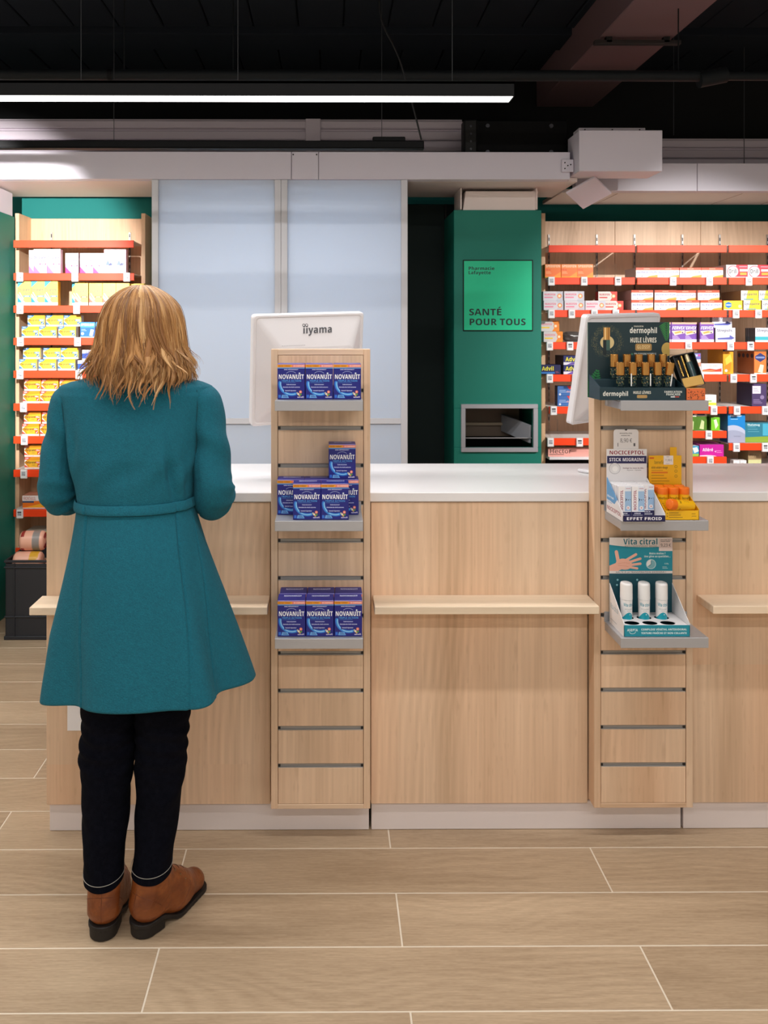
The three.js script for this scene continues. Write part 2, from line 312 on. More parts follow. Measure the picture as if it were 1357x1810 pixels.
// ---------------------------------------------------------------- frosted partition and dark recess
{
  M.frame = std(0xdedfe6, 0.4);
  M.frosted = new THREE.MeshPhysicalMaterial({ color: 0xe9f0f9, roughness: 0.9, transmission: 0.45, thickness: 0 });
  const g = thing('frosted_partition', 'frosted pale blue partition with slim white frames behind the counter', 'partition', [0, 0, 0]);
  const zf = 4.3, top = 2.322;
  for (const [a, b] of [[-0.906, -0.872], [-0.276, -0.2435], [-0.2425, -0.21], [0.374, 0.4075]]) part('mullion', span(a, b, 0, top, zf, zf + 0.05, 0.002), M.frame, g);
  for (const [a, b] of [[-0.872, -0.276], [-0.21, 0.374]]) {
    part('rail', span(a, b, 1.066, 1.096, zf + 0.004, zf + 0.046, 0.002), M.frame, g);
    part('rail', span(a, b, 0.0, 0.08, zf + 0.004, zf + 0.046, 0.002), M.frame, g);
    part('frosted_pane', span(a, b, 1.096, top, zf + 0.014, zf + 0.03, 0.001), M.frosted, g);
    part('frosted_pane', span(a, b, 0.08, 1.066, zf + 0.014, zf + 0.03, 0.001), M.frosted, g);
  }
  // the small lit stock room behind the panes
  const roomM = std(0xdfe6ee, 0.8), sr = thing('wall_inner', 'pale lining of the lit stock room behind the frosted panes', 'wall', [0, 0, 0]); sr.userData.kind = 'structure'
  part('back_lining', span(-0.884, 0.388, 0, 2.32, 5.2, 5.22, 0.001), roomM, sr);
  part('side_lining', span(-0.904, -0.884, 0, 2.32, 4.352, 5.22, 0.001), roomM, sr);
  part('side_lining', span(0.37, 0.388, 0, 2.32, 4.37, 5.2, 0.001), roomM, sr);
  part('top_lining', span(-0.884, 0.388, 2.29, 2.305, 4.355, 5.2, 0.001), roomM, sr);
  const pl = thing('stock_room_lamp', 'lamp in the stock room behind the frosted panes', 'lamp', [-0.27, 2.262, -4.85]);
  part('housing', at(cbox(1.1, 0.02, 0.12, 0.002), 0, 0.014, 0), M.white, pl); part('lamp_diffuser', at(cbox(1.08, 0.006, 0.1, 0.001), 0, 0.001, 0), M.glow, pl);
  areaLight('stock_room_light', -0.27, 2.256, -4.85, 1.06, 0.09, 0xf2f7ff, 9);
  M.recess = std(0x07201f, 0.75);
  const d = thing('recess_panel', 'very dark green recess panel between partition and dispenser column', 'panel', [0.586, 0, -4.99]);
  part('board', at(cbox(0.35, 2.3, 0.03, 0.002), 0.0, 1.15, 0), M.recess, d);
  part('cover_strip', at(cbox(0.015, 2.3, 0.02, 0.002), 0.11, 1.15, 0.02), M.black, d);
  const s = thing('side_partition', 'dark inner side panel edge behind the white partition frame', 'panel', [0.4, 0, -4.67]);
  part('board', at(cbox(0.02, 2.32, 0.6, 0.002), 0, 1.16, 0), M.recess, s);
}
{ // tall green column on the far left, with white wall piece above
  M.green = std(0x037c6b, 0.6);
  const w = thing('green_side_panel', 'tall green side panel at the far left edge', 'panel', [-1.775, 0, -4.32]);
  part('panel_board', at(cbox(0.06, 2.18, 0.7, 0.003), -0.0, 1.09, 0), M.green, w);
  part('top_piece', at(cbox(0.05, 0.13, 0.7, 0.003), -0.006, 2.247, 0), M.fascia, w);
}
// ---------------------------------------------------------------- green dispenser column
{
  const x0 = 0.68, x1 = 1.154, z = 4.53;
  const d = thing('dispenser_column', 'tall green dispenser column with square sign and grey framed hatch', 'dispenser', [(x0 + x1) / 2, 0, -z]);
  const w = x1 - x0, hw = w / 2;
  // hatch opening in the front board, in metres from the column's middle
  const hx0 = (822 - 580) * z / F - (x0 + x1) / 2, hx1 = (942 - 580) * z / F - (x0 + x1) / 2, hy0 = EYE - (791 - 590) * z / F, hy1 = EYE - (722 - 590) * z / F, H = 2.2;
  const board = (a, b, c, e) => at(cbox(b - a, e - c, 0.018, 0.0015), (a + b) / 2, (c + e) / 2, -0.009);
  part('front_board', merge([board(-hw, hw, hy1, H), board(-hw, hw, 0, hy0), board(-hw, hx0, hy0, hy1), board(hx1, hw, hy0, hy1)]), M.green, d);
  for (const s of [-1, 1]) part('side_board', at(cbox(0.018, H, 0.36, 0.0015), s * (hw - 0.009), H / 2, -0.2), M.green, d);
  part('back_board', at(cbox(w - 0.04, H, 0.012, 0.001), 0, H / 2, -0.37), M.black, d);
  // hatch frame of four mitred-looking bars
  const f = std(0xb9bcc4, 0.35, { metalness: 0.3 }), t = 0.024;
  for (const [a, b, c, e] of [[hx0 - t, hx1 + t, hy1, hy1 + t], [hx0 - t, hx1 + t, hy0 - t, hy0], [hx0 - t, hx0, hy0, hy1], [hx1, hx1 + t, hy0, hy1]]) part('hatch_frame', at(cbox(b - a, e - c, 0.02, 0.002), (a + b) / 2, (c + e) / 2, 0.006), f, d);
  part('chute_floor', at(cbox(hx1 - hx0, 0.006, 0.3, 0.001), (hx0 + hx1) / 2, hy0 + 0.03, -0.17, -0.12), std(0x8c8a8c, 0.45), d);
  part('chute_back', at(cbox(hx1 - hx0, 0.16, 0.006, 0.001), (hx0 + hx1) / 2, hy0 + 0.1, -0.33), std(0x8a7868, 0.6), d);
  part('chute_rail', at(cbox(hx1 - hx0 - 0.06, 0.016, 0.01, 0.001), (hx0 + hx1) / 2 - 0.03, hy0 + 0.095, -0.3), std(0xa89880, 0.5), d);
  part('chute_guide', at(cbox(0.012, 0.1, 0.3, 0.002), hx1 - 0.055, hy0 + 0.085, -0.17, 0.12, 0.33, 0), std(0xa9acb4, 0.4), d);
  part('chute_top', at(cbox(hx1 - hx0 + 0.02, 0.006, 0.3, 0.001), (hx0 + hx1) / 2, hy1 + 0.01, -0.18), M.black, d);
  // sign
  const sx0 = (819.5 - 580) * z / F - (x0 + x1) / 2, sx1 = (940 - 580) * z / F - (x0 + x1) / 2, sy0 = EYE - (583.5 - 590) * z / F, sy1 = EYE - (461 - 590) * z / F, sw = sx1 - sx0, sh = sy1 - sy0;
  const st = canvasTex(768, 784, (c, W, Hh) => {
    c.fillStyle = '#06d29b'; c.fillRect(0, 0, W, Hh);
    c.fillStyle = '#0a2524'; c.textBaseline = 'alphabetic';
    const put = (s, x, y, size, w) => { c.font = 'bold ' + size + 'px sans-serif'; const m = c.measureText(s).width; c.save(); c.translate(x, y); c.scale(w / m, 1); c.fillText(s, 0, 0); c.restore(); };
    put('Pharmacie', 48, 104, 52, 298); put('Lafayette', 48, 152, 52, 256);
    put('SANTÉ', 54, 616, 102, 376); put('POUR TOUS', 54, 728, 102, 646);
  });
  const sg = part('sign_panel', at(cbox(sw, sh, 0.006, 0.001, (p, a) => a === 2 ? [p[0] / sw + 0.5, p[1] / sh + 0.5] : [0.02, 0.5]), (sx0 + sx1) / 2, (sy0 + sy1) / 2, 0.004), std(0xffffff, 0.45, { map: st }), d);
  part('sign_border', merge([at(cbox(sw + 0.01, 0.005, 0.008, 0.001), (sx0 + sx1) / 2, sy1 + 0.0025, 0.004), at(cbox(sw + 0.01, 0.005, 0.008, 0.001), (sx0 + sx1) / 2, sy0 - 0.0025, 0.004), at(cbox(0.005, sh, 0.008, 0.001), sx0 - 0.0025, (sy0 + sy1) / 2, 0.004), at(cbox(0.005, sh, 0.008, 0.001), sx1 + 0.0025, (sy0 + sy1) / 2, 0.004)]), M.black, d);
  const hood = thing('chute_hood', 'pale folded hood on top of the green dispenser column', 'hood', [(x0 + x1) / 2, 2.2, -4.6]);
  part('hood_body', at(slab([[-0.195, 0.0], [0.195, 0.0], [0.21, 0.1], [-0.18, 0.1]], 0.2, 0.002), 0.01, 0.002, -0.14), M.soffit, hood);
  for (const x of [-0.2, 0.21]) part('hood_flange', at(cbox(0.008, 0.115, 0.22, 0.001), x, 0.06, -0.03), M.soffit, hood);
}

// ---------------------------------------------------------------- service counter in three units
const ZC = 2.57;                                                          // depth of the counter front
function counterUnit(x0, x1, fx0, fx1, lx0, lx1, label) {
  const t = thing('counter_unit', label, 'counter', [x0, 0, -ZC]);
  const L = (a, b, y0, y1, z0, z1, c, uv) => at(span(a, b, y0, y1, z0, z1, c, uv), -x0, 0, ZC);
  part('front_panel', L(fx0, fx1, 0.087, 1.012, ZC, ZC + 0.018, 0.0012, wUV()), M.oak, t);
  part('carcass', L(x0 + 0.002, x1 - 0.002, 0.087, 1.013, ZC + 0.019, 3.1, 0.001, wUV()), M.oak, t);
  part('kick_plate', L(x0 + 0.006, x1 - 0.002, 0.001, 0.087, ZC + 0.012, ZC + 0.03, 0.001), M.kick, t);
  part('plinth', L(x0 + 0.02, x1 - 0.02, 0.001, 0.086, ZC + 0.031, 3.08, 0.001), M.kick, t);
  part('ledge', L(lx0, lx1, 0.705, 0.728, 2.458, ZC - 0.0005, 0.0015, wUV('x')), M.ledge, t);
  return t;
}
counterUnit(-0.863, 0.127, -0.863, -0.178, -0.876, -0.179, 'oak counter unit with ledge behind the standing woman');
counterUnit(0.127, 1.091, 0.131, 0.797, 0.136, 0.797, 'oak counter unit with ledge between the two slatted displays');
counterUnit(1.091, 2.6, 1.103, 2.598, 1.133, 2.55, 'oak counter unit with ledge at the right edge');
{
  const w = thing('worktop', 'continuous white worktop lying on the oak counter', 'worktop', [0.87, 1.0145, -2.85]);
  part('top_board', at(cbox(3.47, 0.0295, 0.57, 0.0025), 0, 0.01475, 0), M.white, w);
}
{ // printed notice on the counter front
  const t = canvasTex(420, 594, (c, W, H) => {
    c.fillStyle = '#f4f2f4'; c.fillRect(0, 0, W, H); c.fillStyle = '#2a2a2c';
    c.fillRect(150, 452, 90, 4);
    c.font = 'bold 17px sans-serif'; c.fillText('Comment ça marche', 60, 446 + 0);
    c.font = '15px sans-serif'; ['Carte Vitale', 'Carte mutuelle', 'Attestation', 'Ordonnance'].forEach((s, i) => { c.fillText('-   ' + s, 78, 476 + i * 19); });
  });
  const W = 0.21, H = 0.297;
  const n = thing('paper_notice', 'white printed paper notice on the counter behind the legs', 'notice', [-0.694, 0.3145, -ZC + 0.0008]);
  part('sheet', at(cbox(W, H, 0.0008, 0.0002, (p, a) => a === 2 ? [p[0] / W + 0.5, p[1] / H + 0.5] : [0, 0]), 0, H / 2, 0), std(0xffffff, 0.7, { map: t }), n);
}

// ---------------------------------------------------------------- slatted display towers
function slatDisplay(x0, label) {
  const w = 0.298, z0 = 2.515, y0 = 0.103, y1 = 1.484, st = 0.02;
  const t = thing('slatwall_display', label, 'display stand', [x0 + w / 2, y0, -z0]);
  const B = (a, b, c, e, d0, d1, ch, uv) => at(cbox(b - a, e - c, d1 - d0, ch, uv), (a + b) / 2, (c + e) / 2 - y0, -(d0 + d1) / 2);
  const hw = w / 2;
  part('stile', B(-hw, -hw + st, y0, y1, 0, 0.053, 0.001, wUV()), M.oak, t);
  part('stile', B(hw - st, hw, y0, y1, 0, 0.053, 0.001, wUV()), M.oak, t);
  part('top_rail', B(-hw + st, hw - st, y1 - 0.018, y1, 0, 0.053, 0.001, wUV('x')), M.oak, t);
  part('bottom_rail', B(-hw + st, hw - st, y0, y0 + 0.014, 0, 0.053, 0.001, wUV('x')), M.oak, t);
  part('backing', B(-hw + st, hw - st, y0 + 0.014, y1 - 0.018, 0.03, 0.052, 0.001, wUV()), M.oak, t);
  const g = []; for (let i = 0; i < 11; i++) g.push(1.359 - 0.1127 * i);
  const edges = [y1 - 0.0185, ...g, y0 + 0.0145];
  for (let i = 0; i < edges.length - 1; i++) {
    const top = edges[i] - (i ? 0.0065 : 0), bot = edges[i + 1] + (i < edges.length - 2 ? 0.0065 : 0);
    part('slat', B(-hw + st + 0.0012, hw - st - 0.0012, bot, top, 0.001, 0.029, 0.0012, wUV()), M.oak, t);
  }
  for (const y of g) {
    part('groove_insert', merge([B(-hw + st + 0.001, hw - st - 0.001, y - 0.0062, y - 0.004, 0.002, 0.029, 0.0004), B(-hw + st + 0.001, hw - st - 0.001, y - 0.0062, y + 0.0062, 0.008, 0.0115, 0.0004), B(-hw + st + 0.001, hw - st - 0.001, y + 0.0052, y + 0.0062, 0.002, 0.012, 0.0003)]), M.groove, t);
    for (const s of [-1, 1]) part('groove_end', B(s > 0 ? hw - st - 0.008 : -hw + st + 0.001, s > 0 ? hw - st - 0.001 : -hw + st + 0.008, y - 0.004, y + 0.005, 0.003, 0.0078, 0.0004), M.darkEnd, t);
  }
}
slatDisplay(-0.172, 'oak slatted display stand holding navy cartons, beside the woman');
slatDisplay(0.7995, 'oak slatted display stand with three counter-top product displays');
// hanging metal shelves
const SHELF_Z = 2.37;
function metalShelf(x, y, label) {
  const t = thing('slatwall_shelf', label, 'shelf', [x, y, -SHELF_Z], 0, 'grey metal slatwall shelves');
  part('tray', merge([at(cbox(0.25, 0.003, 0.142, 0.0008), 0, -0.0015, -0.072), at(cbox(0.25, 0.029, 0.003, 0.001), 0, -0.0145, -0.0015), at(cbox(0.25, 0.03, 0.0024, 0.001), 0, 0.0125, -0.1435)]), M.steel, t);
  for (const s of [-1, 1]) part('side_lip', at(cbox(0.003, 0.022, 0.135, 0.0008), s * 0.1235, -0.0145, -0.07), M.steel, t);
}
const D1X = -0.0265, D2X = 0.9543, SY = [1.3405, 1.0, 0.667];
for (const [i, n] of ['top', 'middle', 'lowest'].entries()) {
  metalShelf(D1X, SY[i], n + ' grey metal shelf of the stand with navy cartons');
  metalShelf(D2X, SY[i], n + ' grey metal shelf of the right slatted stand');
}

// ---------------------------------------------------------------- carton maker
// texture layout: front at upper left, top face under it, side face to its right
function cartonKind(w, h, d, res, drawFront, drawTop, drawSide, rough = 0.42) {
  const FW = res, FH = Math.max(8, Math.round(res * h / w)), TH = Math.max(8, Math.round(res * d / w)), SW = TH, CW = FW + SW, CH = FH + TH;
  const tex = canvasTex(CW, CH, (c) => {
    const zone = (x, y, W, H, f, fallback) => { c.save(); c.beginPath(); c.rect(x, y, W, H); c.clip(); c.translate(x, y); if (typeof f === 'string') { c.fillStyle = f; c.fillRect(0, 0, W, H); } else f(c, W, H); c.restore(); };
    c.fillStyle = '#888'; c.fillRect(0, 0, CW, CH);
    zone(0, 0, FW, FH, drawFront); zone(0, FH, FW, TH, drawTop); zone(FW, 0, SW, FH, drawSide);
  });
  const e = 0.6;
  const uvf = (p, a) => {
    const X = clamp(p[0] / w + 0.5, 0, 1), Y = clamp(p[1] / h + 0.5, 0, 1), Z = clamp(p[2] / d + 0.5, 0, 1);
    let px, py;
    if (a === 2) { px = e + X * (FW - 2 * e); py = e + (1 - Y) * (FH - 2 * e); }
    else if (a === 1) { px = e + X * (FW - 2 * e); py = FH + e + Z * (TH - 2 * e); }
    else { px = FW + e + Z * (SW - 2 * e); py = e + (1 - Y) * (FH - 2 * e); }
    return [px / CW, 1 - py / CH];
  };
  const geo = at(cbox(w, h, d, 0.0009, uvf), 0, h / 2, -d / 2);           // base at y = 0, front at z = 0
  return { w, h, d, geo, mat: std(0xffffff, rough, { map: tex }) };
}
function carton(kind, x, y, z, label, category, group, name = 'medicine_carton', turn = 0) {
  return mesh(name, kind.geo, kind.mat, label, category, [x, y, z], [0, turn, 0], group);
}
// texture height of a lathe follows its real height
const byHeight = (g) => { g.computeBoundingBox(); const b = g.boundingBox, p = g.attributes.position, u = g.attributes.uv; for (let i = 0; i < u.count; i++) u.setY(i, (p.getY(i) - b.min.y) / (b.max.y - b.min.y)); return g; };
// drawing shorthand, positions as fractions of the face
const fit = (c, s, x, y, w, h, col, style = 'bold') => { c.font = style + ' 100px sans-serif'; const m = c.measureText(s).width || 1; c.save(); c.translate(x, y); c.scale(w / m, h / 73); c.fillStyle = col; c.textBaseline = 'alphabetic'; c.fillText(s, 0, 0); c.restore(); };
const put = (c, W, H, s, x, y, w, h, col, style) => fit(c, s, x * W, y * H, w * W, h * H, col, style);
const rect = (c, W, H, x, y, w, h, col) => { c.fillStyle = col; c.fillRect(x * W, y * H, w * W, h * H); };
const poly = (c, W, H, pts, col) => { c.fillStyle = col; c.beginPath(); pts.forEach(([x, y], i) => (i ? c.lineTo(x * W, y * H) : c.moveTo(x * W, y * H))); c.closePath(); c.fill(); };
const disc = (c, W, H, x, y, r, col) => { c.fillStyle = col; c.beginPath(); c.arc(x * W, y * H, r * W, 0, 7); c.fill(); };
const lines = (c, W, H, x, y, w, n, dy, col, th = 0.02) => { for (let i = 0; i < n; i++) rect(c, W, H, x, y + i * dy, w * (0.7 + 0.3 * ((i * 7) % 3) / 2), th, col); };

// ---------------------------------------------------------------- navy cartons on the first stand
const nova = cartonKind(0.079, 0.103, 0.0625, 320, (c, W, H) => {
  rect(c, W, H, 0, 0, 1, 1, '#141a7e');
  rect(c, W, H, 0, 0, 1, 0.035, '#8f86c4');
  rect(c, W, H, 0, 0.03, 1, 0.075, '#f0806c'); rect(c, W, H, 0, 0.03, 0.5, 0.075, '#f6a21e'); poly(c, W, H, [[0.5, 0.03], [0.54, 0.067], [0.5, 0.105]], '#f6a21e');
  put(c, W, H, 'GRAND FORMAT', 0.03, 0.085, 0.45, 0.035, '#6b1d12'); put(c, W, H, '30 COMPRIMÉS', 0.58, 0.085, 0.4, 0.035, '#ffe9df');
  rect(c, W, H, 0, 0.105, 1, 0.035, '#5f93cf');
  put(c, W, H, 'SANS DÉPENDANCE*', 0.24, 0.18, 0.52, 0.028, '#e9ecff');
  c.strokeStyle = '#c8d6f4'; c.lineWidth = W * 0.012; c.beginPath(); c.arc(W * 0.5, H * 0.42, W * 0.26, -2.3, -0.85); c.stroke();
  poly(c, W, H, [[0.8, 0.24], [0.82, 0.26], [0.85, 0.268], [0.82, 0.28], [0.8, 0.305], [0.785, 0.28], [0.755, 0.268], [0.785, 0.26]], '#e9f2ff');
  c.lineCap = 'round';
  for (const [r, wd, col] of [[0.43, 0.12, '#2166c8'], [0.42, 0.07, '#3f9be6'], [0.4, 0.025, '#9fd2f5']]) { c.strokeStyle = col; c.lineWidth = W * wd; c.beginPath(); c.ellipse(W * 0.52, H * 0.56, W * r, H * 0.3, 0, 1.25, 3.25); c.stroke(); }
  poly(c, W, H, [[0.1, 0.3], [1, 0.3], [1, 0.5], [0.18, 0.5]], '#141a7e'); rect(c, W, H, 0.24, 0.5, 0.7, 0.3, '#141a7e');
  put(c, W, H, 'NOVANUIT', 0.035, 0.43, 0.93, 0.13, '#ffffff');
  put(c, W, H, 'TRIPLE ACTION', 0.15, 0.505, 0.72, 0.05, '#4fa3e8'); lines(c, W, H, 0.18, 0.525, 0.68, 1, 0.03, '#3c78c0', 0.012);
  put(c, W, H, 'Endormissement', 0.33, 0.6, 0.34, 0.032, '#dfe5ff'); put(c, W, H, 'Diminution des réveils nocturnes', 0.2, 0.675, 0.62, 0.034, '#dfe5ff'); put(c, W, H, 'Sommeil réparateur', 0.28, 0.77, 0.4, 0.034, '#dfe5ff');
  rect(c, W, H, 0.04, 0.87, 0.09, 0.085, '#2f6fd0'); poly(c, W, H, [[0.14, 0.96], [0.17, 0.87], [0.36, 0.87], [0.42, 0.96]], '#6fb0e8'); lines(c, W, H, 0.2, 0.89, 0.2, 2, 0.035, '#141a7e', 0.012);
  disc(c, W, H, 0.84, 0.79, 0.055, '#ec7a62'); disc(c, W, H, 0.84, 0.79, 0.024, '#f4d0c0'); disc(c, W, H, 0.76, 0.85, 0.04, '#e8dfc8'); disc(c, W, H, 0.85, 0.86, 0.035, '#5b9a46'); disc(c, W, H, 0.72, 0.82, 0.03, '#c9c3a4'); disc(c, W, H, 0.8, 0.89, 0.03, '#d9b24c');
  put(c, W, H, 'sanofi', 0.72, 0.955, 0.24, 0.04, '#f3eef5');
}, (c, W, H) => { rect(c, W, H, 0, 0, 1, 1, '#191f86'); put(c, W, H, 'NOVANUIT', 0.2, 0.42, 0.66, 0.2, '#dfe6ff'); }, (c, W, H) => { rect(c, W, H, 0, 0, 1, 1, '#141a7e'); rect(c, W, H, 0, 0.03, 1, 0.075, '#f0806c'); });
{
  const G = 'navy sleep-aid cartons on the slatted stand', put3 = (x, y, z, l) => carton(nova, x, y + 0.0006, z, l, 'carton', G, 'sleep_aid_carton');
  const xs = [-0.107, -0.0262, 0.0546];
  for (const [i, n] of ['left', 'middle', 'right'].entries()) {
    put3(xs[i], SY[0], -2.412, n + ' navy carton on the top grey shelf of the left stand');
    put3(xs[i] + 0.002, SY[2], -2.3845, n + ' navy carton of the front row on the lowest shelf');
    put3(xs[i] + 0.0048, SY[2], -2.4485, n + ' navy carton of the back row on the lowest shelf');
    put3(-0.1097 + i * 0.0795, SY[1], -2.449, n + ' navy carton of the back row on the middle shelf');
  }
  put3(-0.061, SY[1], -2.3835, 'left navy carton of the two standing forward on the middle shelf');
  put3(0.0187, SY[1], -2.3835, 'right navy carton of the two standing forward on the middle shelf');
  put3(0.0405, SY[1] + 0.1035, -2.4505, 'single navy carton stacked on top of the middle shelf cartons');
}

// ---------------------------------------------------------------- lip oil display (right stand, top shelf)
const card = (w, h, t, tex, more) => { const g = cbox(w, h, t, 0.0004, (p, a) => a === 2 && p[2] > 0 ? [p[0] / w + 0.5, p[1] / h + 0.5] : [0.01, 0.01]); return g; };
{
  const y0 = SY[0], zf = 2.3775, zb = 2.488, x0 = 0.772, w = 0.2435;
  const t = thing('lip_oil_display', 'dark green cardboard display of gold-capped lip oil bottles', 'product display', [x0, y0, -zf]);
  const fern = (c, x, y, s, ang, col) => { c.save(); c.translate(x, y); c.rotate(ang); c.fillStyle = col; for (let i = 0; i < 11; i++) { const q = 1 - i / 12; for (const m of [-1, 1]) { c.save(); c.translate(0, -i * s * 0.1); c.rotate(m * 1.0); c.beginPath(); c.ellipse(0, -s * 0.24 * q, s * 0.035, s * 0.25 * q, 0, 0, 7); c.fill(); c.restore(); } } c.restore(); };
  const tex = canvasTex(900, 860, (c, W, H) => {
    rect(c, W, H, 0, 0, 1, 1, '#0f2b32');
    for (let i = 0; i < 900; i++) { const a = rnd() * 6.283, r = 0.11 + 0.1 * Math.sqrt(rnd()) * (0.6 + 0.4 * rnd()); c.fillStyle = rnd() > 0.5 ? '#a8935a' : '#6d6a45'; c.fillRect(W * (0.235 + r * Math.cos(a)), H * 0.255 + W * r * 1.05 * Math.sin(a), 3, 3); }
    disc(c, W, H, 0.235, 0.27, 0.085, '#cdb884');
    rect(c, W, H, 0.19, 0.07, 0.08, 0.165, '#c08a42'); rect(c, W, H, 0.205, 0.07, 0.015, 0.165, '#ecc98a'); rect(c, W, H, 0.245, 0.07, 0.012, 0.165, '#8d5f26');
    rect(c, W, H, 0.185, 0.235, 0.04, 0.2, '#0a1d22'); rect(c, W, H, 0.225, 0.235, 0.045, 0.14, '#3a5a52');
    put(c, W, H, 'dermophil', 0.51, 0.145, 0.34, 0.075, '#e8e6de', 'bold'); put(c, W, H, 'INDIEN', 0.56, 0.065, 0.12, 0.02, '#cfcabb');
    put(c, W, H, 'HUILE LÈVRES', 0.515, 0.27, 0.325, 0.065, '#e9e4d6');
    c.fillStyle = '#a5824c'; c.beginPath(); c.roundRect(W * 0.58, H * 0.285, W * 0.2, H * 0.095, 18); c.fill(); put(c, W, H, 'GLOSSY', 0.6, 0.355, 0.16, 0.05, '#dcc28c');
    put(c, W, H, "99% D'ORIGINE NATURELLE", 0.565, 0.435, 0.27, 0.028, '#c9cdc6'); disc(c, W, H, 0.54, 0.425, 0.012, '#3e7a63');
    fern(c, W * 0.03, H * 1.0, W * 0.34, 0.25, '#1f7a3e'); fern(c, W * 0.02, H * 1.02, W * 0.3, -0.3, '#15602f'); fern(c, W * 0.96, H * 0.0, W * 0.22, Math.PI, '#2c7a3c');
    c.fillStyle = '#b79a4e'; c.beginPath(); c.ellipse(W * 0.21, H * 0.95, W * 0.1, H * 0.1, 0.5, 0, 7); c.fill(); c.beginPath(); c.ellipse(W * 0.97, H * 0.36, W * 0.07, H * 0.09, 0, 0, 7); c.fill();
  });
  const front = canvasTex(900, 130, (c, W, H) => {
    rect(c, W, H, 0, 0, 1, 1, '#10303a');
    put(c, W, H, 'dermophil', 0.035, 0.66, 0.3, 0.36, '#e8e6de'); put(c, W, H, 'HUILE LÈVRES', 0.39, 0.5, 0.21, 0.22, '#e9e4d6');
    c.fillStyle = '#b08c55'; c.beginPath(); c.roundRect(W * 0.435, H * 0.58, W * 0.12, H * 0.26, 10); c.fill();
    put(c, W, H, 'FABRICATION', 0.755, 0.42, 0.21, 0.16, '#e3e3dc'); put(c, W, H, 'FRANÇAISE', 0.775, 0.62, 0.17, 0.16, '#e3e3dc'); rect(c, W, H, 0.83, 0.7, 0.05, 0.08, '#f2f2f2'); rect(c, W, H, 0.88, 0.7, 0.05, 0.08, '#c2493d');
  });
  const dark = std(0x10303a, 0.5);
  const bh = 0.2235;
  const ft = std(0xffffff, 0.5, { map: tex }), ff = std(0xffffff, 0.5, { map: front });
  part('backboard', at(card(w, bh, 0.004), w / 2, bh / 2 + 0.0005, zf - zb), ft, t);
  part('front_panel', at(card(w, 0.036, 0.003), w / 2, 0.018 + 0.0005, -0.0015), ff, t);
  part('base', at(cbox(w - 0.006, 0.002, 0.104, 0.0004), w / 2, 0.0015, -0.056), dark, t);
  for (const x of [0.0012, w - 0.0012]) part('side_panel', at(slab([[0, 0], [0.107, 0], [0.107, 0.07], [0, 0.036]], 0.002), x + 0.001, 0.0005, -0.001, 0, Math.PI / 2, 0), dark, t);
  part('bottle_step', merge([at(cbox(w - 0.008, 0.054, 0.045, 0.0006), w / 2, 0.0295, -0.082), at(cbox(w - 0.008, 0.032, 0.052, 0.0006), w / 2, 0.0185, -0.031)]), dark, t);
  // small patterned carton beside the tray and a leaning open gift carton
  const pat = (c, W, H) => { rect(c, W, H, 0, 0, 1, 1, '#e0703c'); for (let i = 0; i < 26; i++) { c.save(); c.translate(W * rr(0.05, 0.95), H * rr(0.1, 0.9)); c.rotate(rr(0, 6)); c.fillStyle = '#3a2018'; c.beginPath(); c.ellipse(0, 0, W * 0.05, H * 0.025, 0, 0, 7); c.fill(); c.restore(); } };
  const ok = cartonKind(0.054, 0.033, 0.05, 128, pat, '#c9a05c', '#10303a');
  carton(ok, 1.0475, y0 + 0.0006, -zf - 0.003, 'small orange patterned carton right of the green lip oil tray', 'carton', undefined, 'gift_carton');
  const gt = thing('gift_carton', 'leaning open black and gold gift carton right of the lip oils', 'carton', [1.0555, y0 + 0.0352, -2.418]);
  gt.rotation.set(-0.32, 0.0, 0.2);
  part('carton_shell', merge([at(cbox(0.066, 0.1, 0.003, 0.0005), 0, 0.05, -0.011), at(cbox(0.003, 0.1, 0.022, 0.0005), -0.0315, 0.05, 0), at(cbox(0.003, 0.1, 0.022, 0.0005), 0.0315, 0.05, 0), at(cbox(0.066, 0.003, 0.022, 0.0005), 0, 0.0985, 0)]), std(0x0c1416, 0.4), gt);
  part('gold_base', at(cbox(0.06, 0.028, 0.02, 0.001), 0, 0.0145, 0.002), std(0xd0a558, 0.35, { metalness: 0.3 }), gt);
  part('gold_bar', at(cyl(0.003, 0.05, 8), -0.018, 0.06, 0.002), std(0xd6a95a, 0.25, { metalness: 0.9 }), gt);
  part('gold_bar', at(cyl(0.003, 0.07, 8), -0.004, 0.063, 0.002), std(0xd6a95a, 0.25, { metalness: 0.9 }), gt);
  part('sample_bottle', at(cyl(0.009, 0.045, 14), 0.012, 0.051, 0.001), std(0x33474a, 0.15), gt);
  part('sample_cap', at(cyl(0.006, 0.024, 14), 0.012, 0.0855, 0.001), std(0xe8d9b0, 0.3, { metalness: 0.6 }), gt);
  // bottles
  const gold = std(0xd9a35c, 0.22, { metalness: 0.92 }), glass = std(0x10262a, 0.12);
  const bottle = new THREE.Group();
  const body = new THREE.LatheGeometry([[0, 0], [0.0098, 0], [0.0108, 0.0012], [0.0108, 0.031], [0.009, 0.0335], [0.0075, 0.035]].map((p) => new THREE.Vector2(...p)), 20);
  const bt = canvasTex(160, 96, (c, W, H) => { rect(c, W, H, 0, 0, 1, 1, '#10262a'); for (let i = 0; i < 70; i++) { c.fillStyle = ['#a8935a', '#5b6a4a', '#2a4a48'][i % 3]; c.beginPath(); c.ellipse(W * rnd(), H * (0.1 + 0.85 * rnd()), 2 + 5 * rnd(), 1.5 + 3 * rnd(), rnd() * 3, 0, 7); c.fill(); } });
  part('glass_body', byHeight(body), std(0xffffff, 0.12, { map: bt }), bottle);
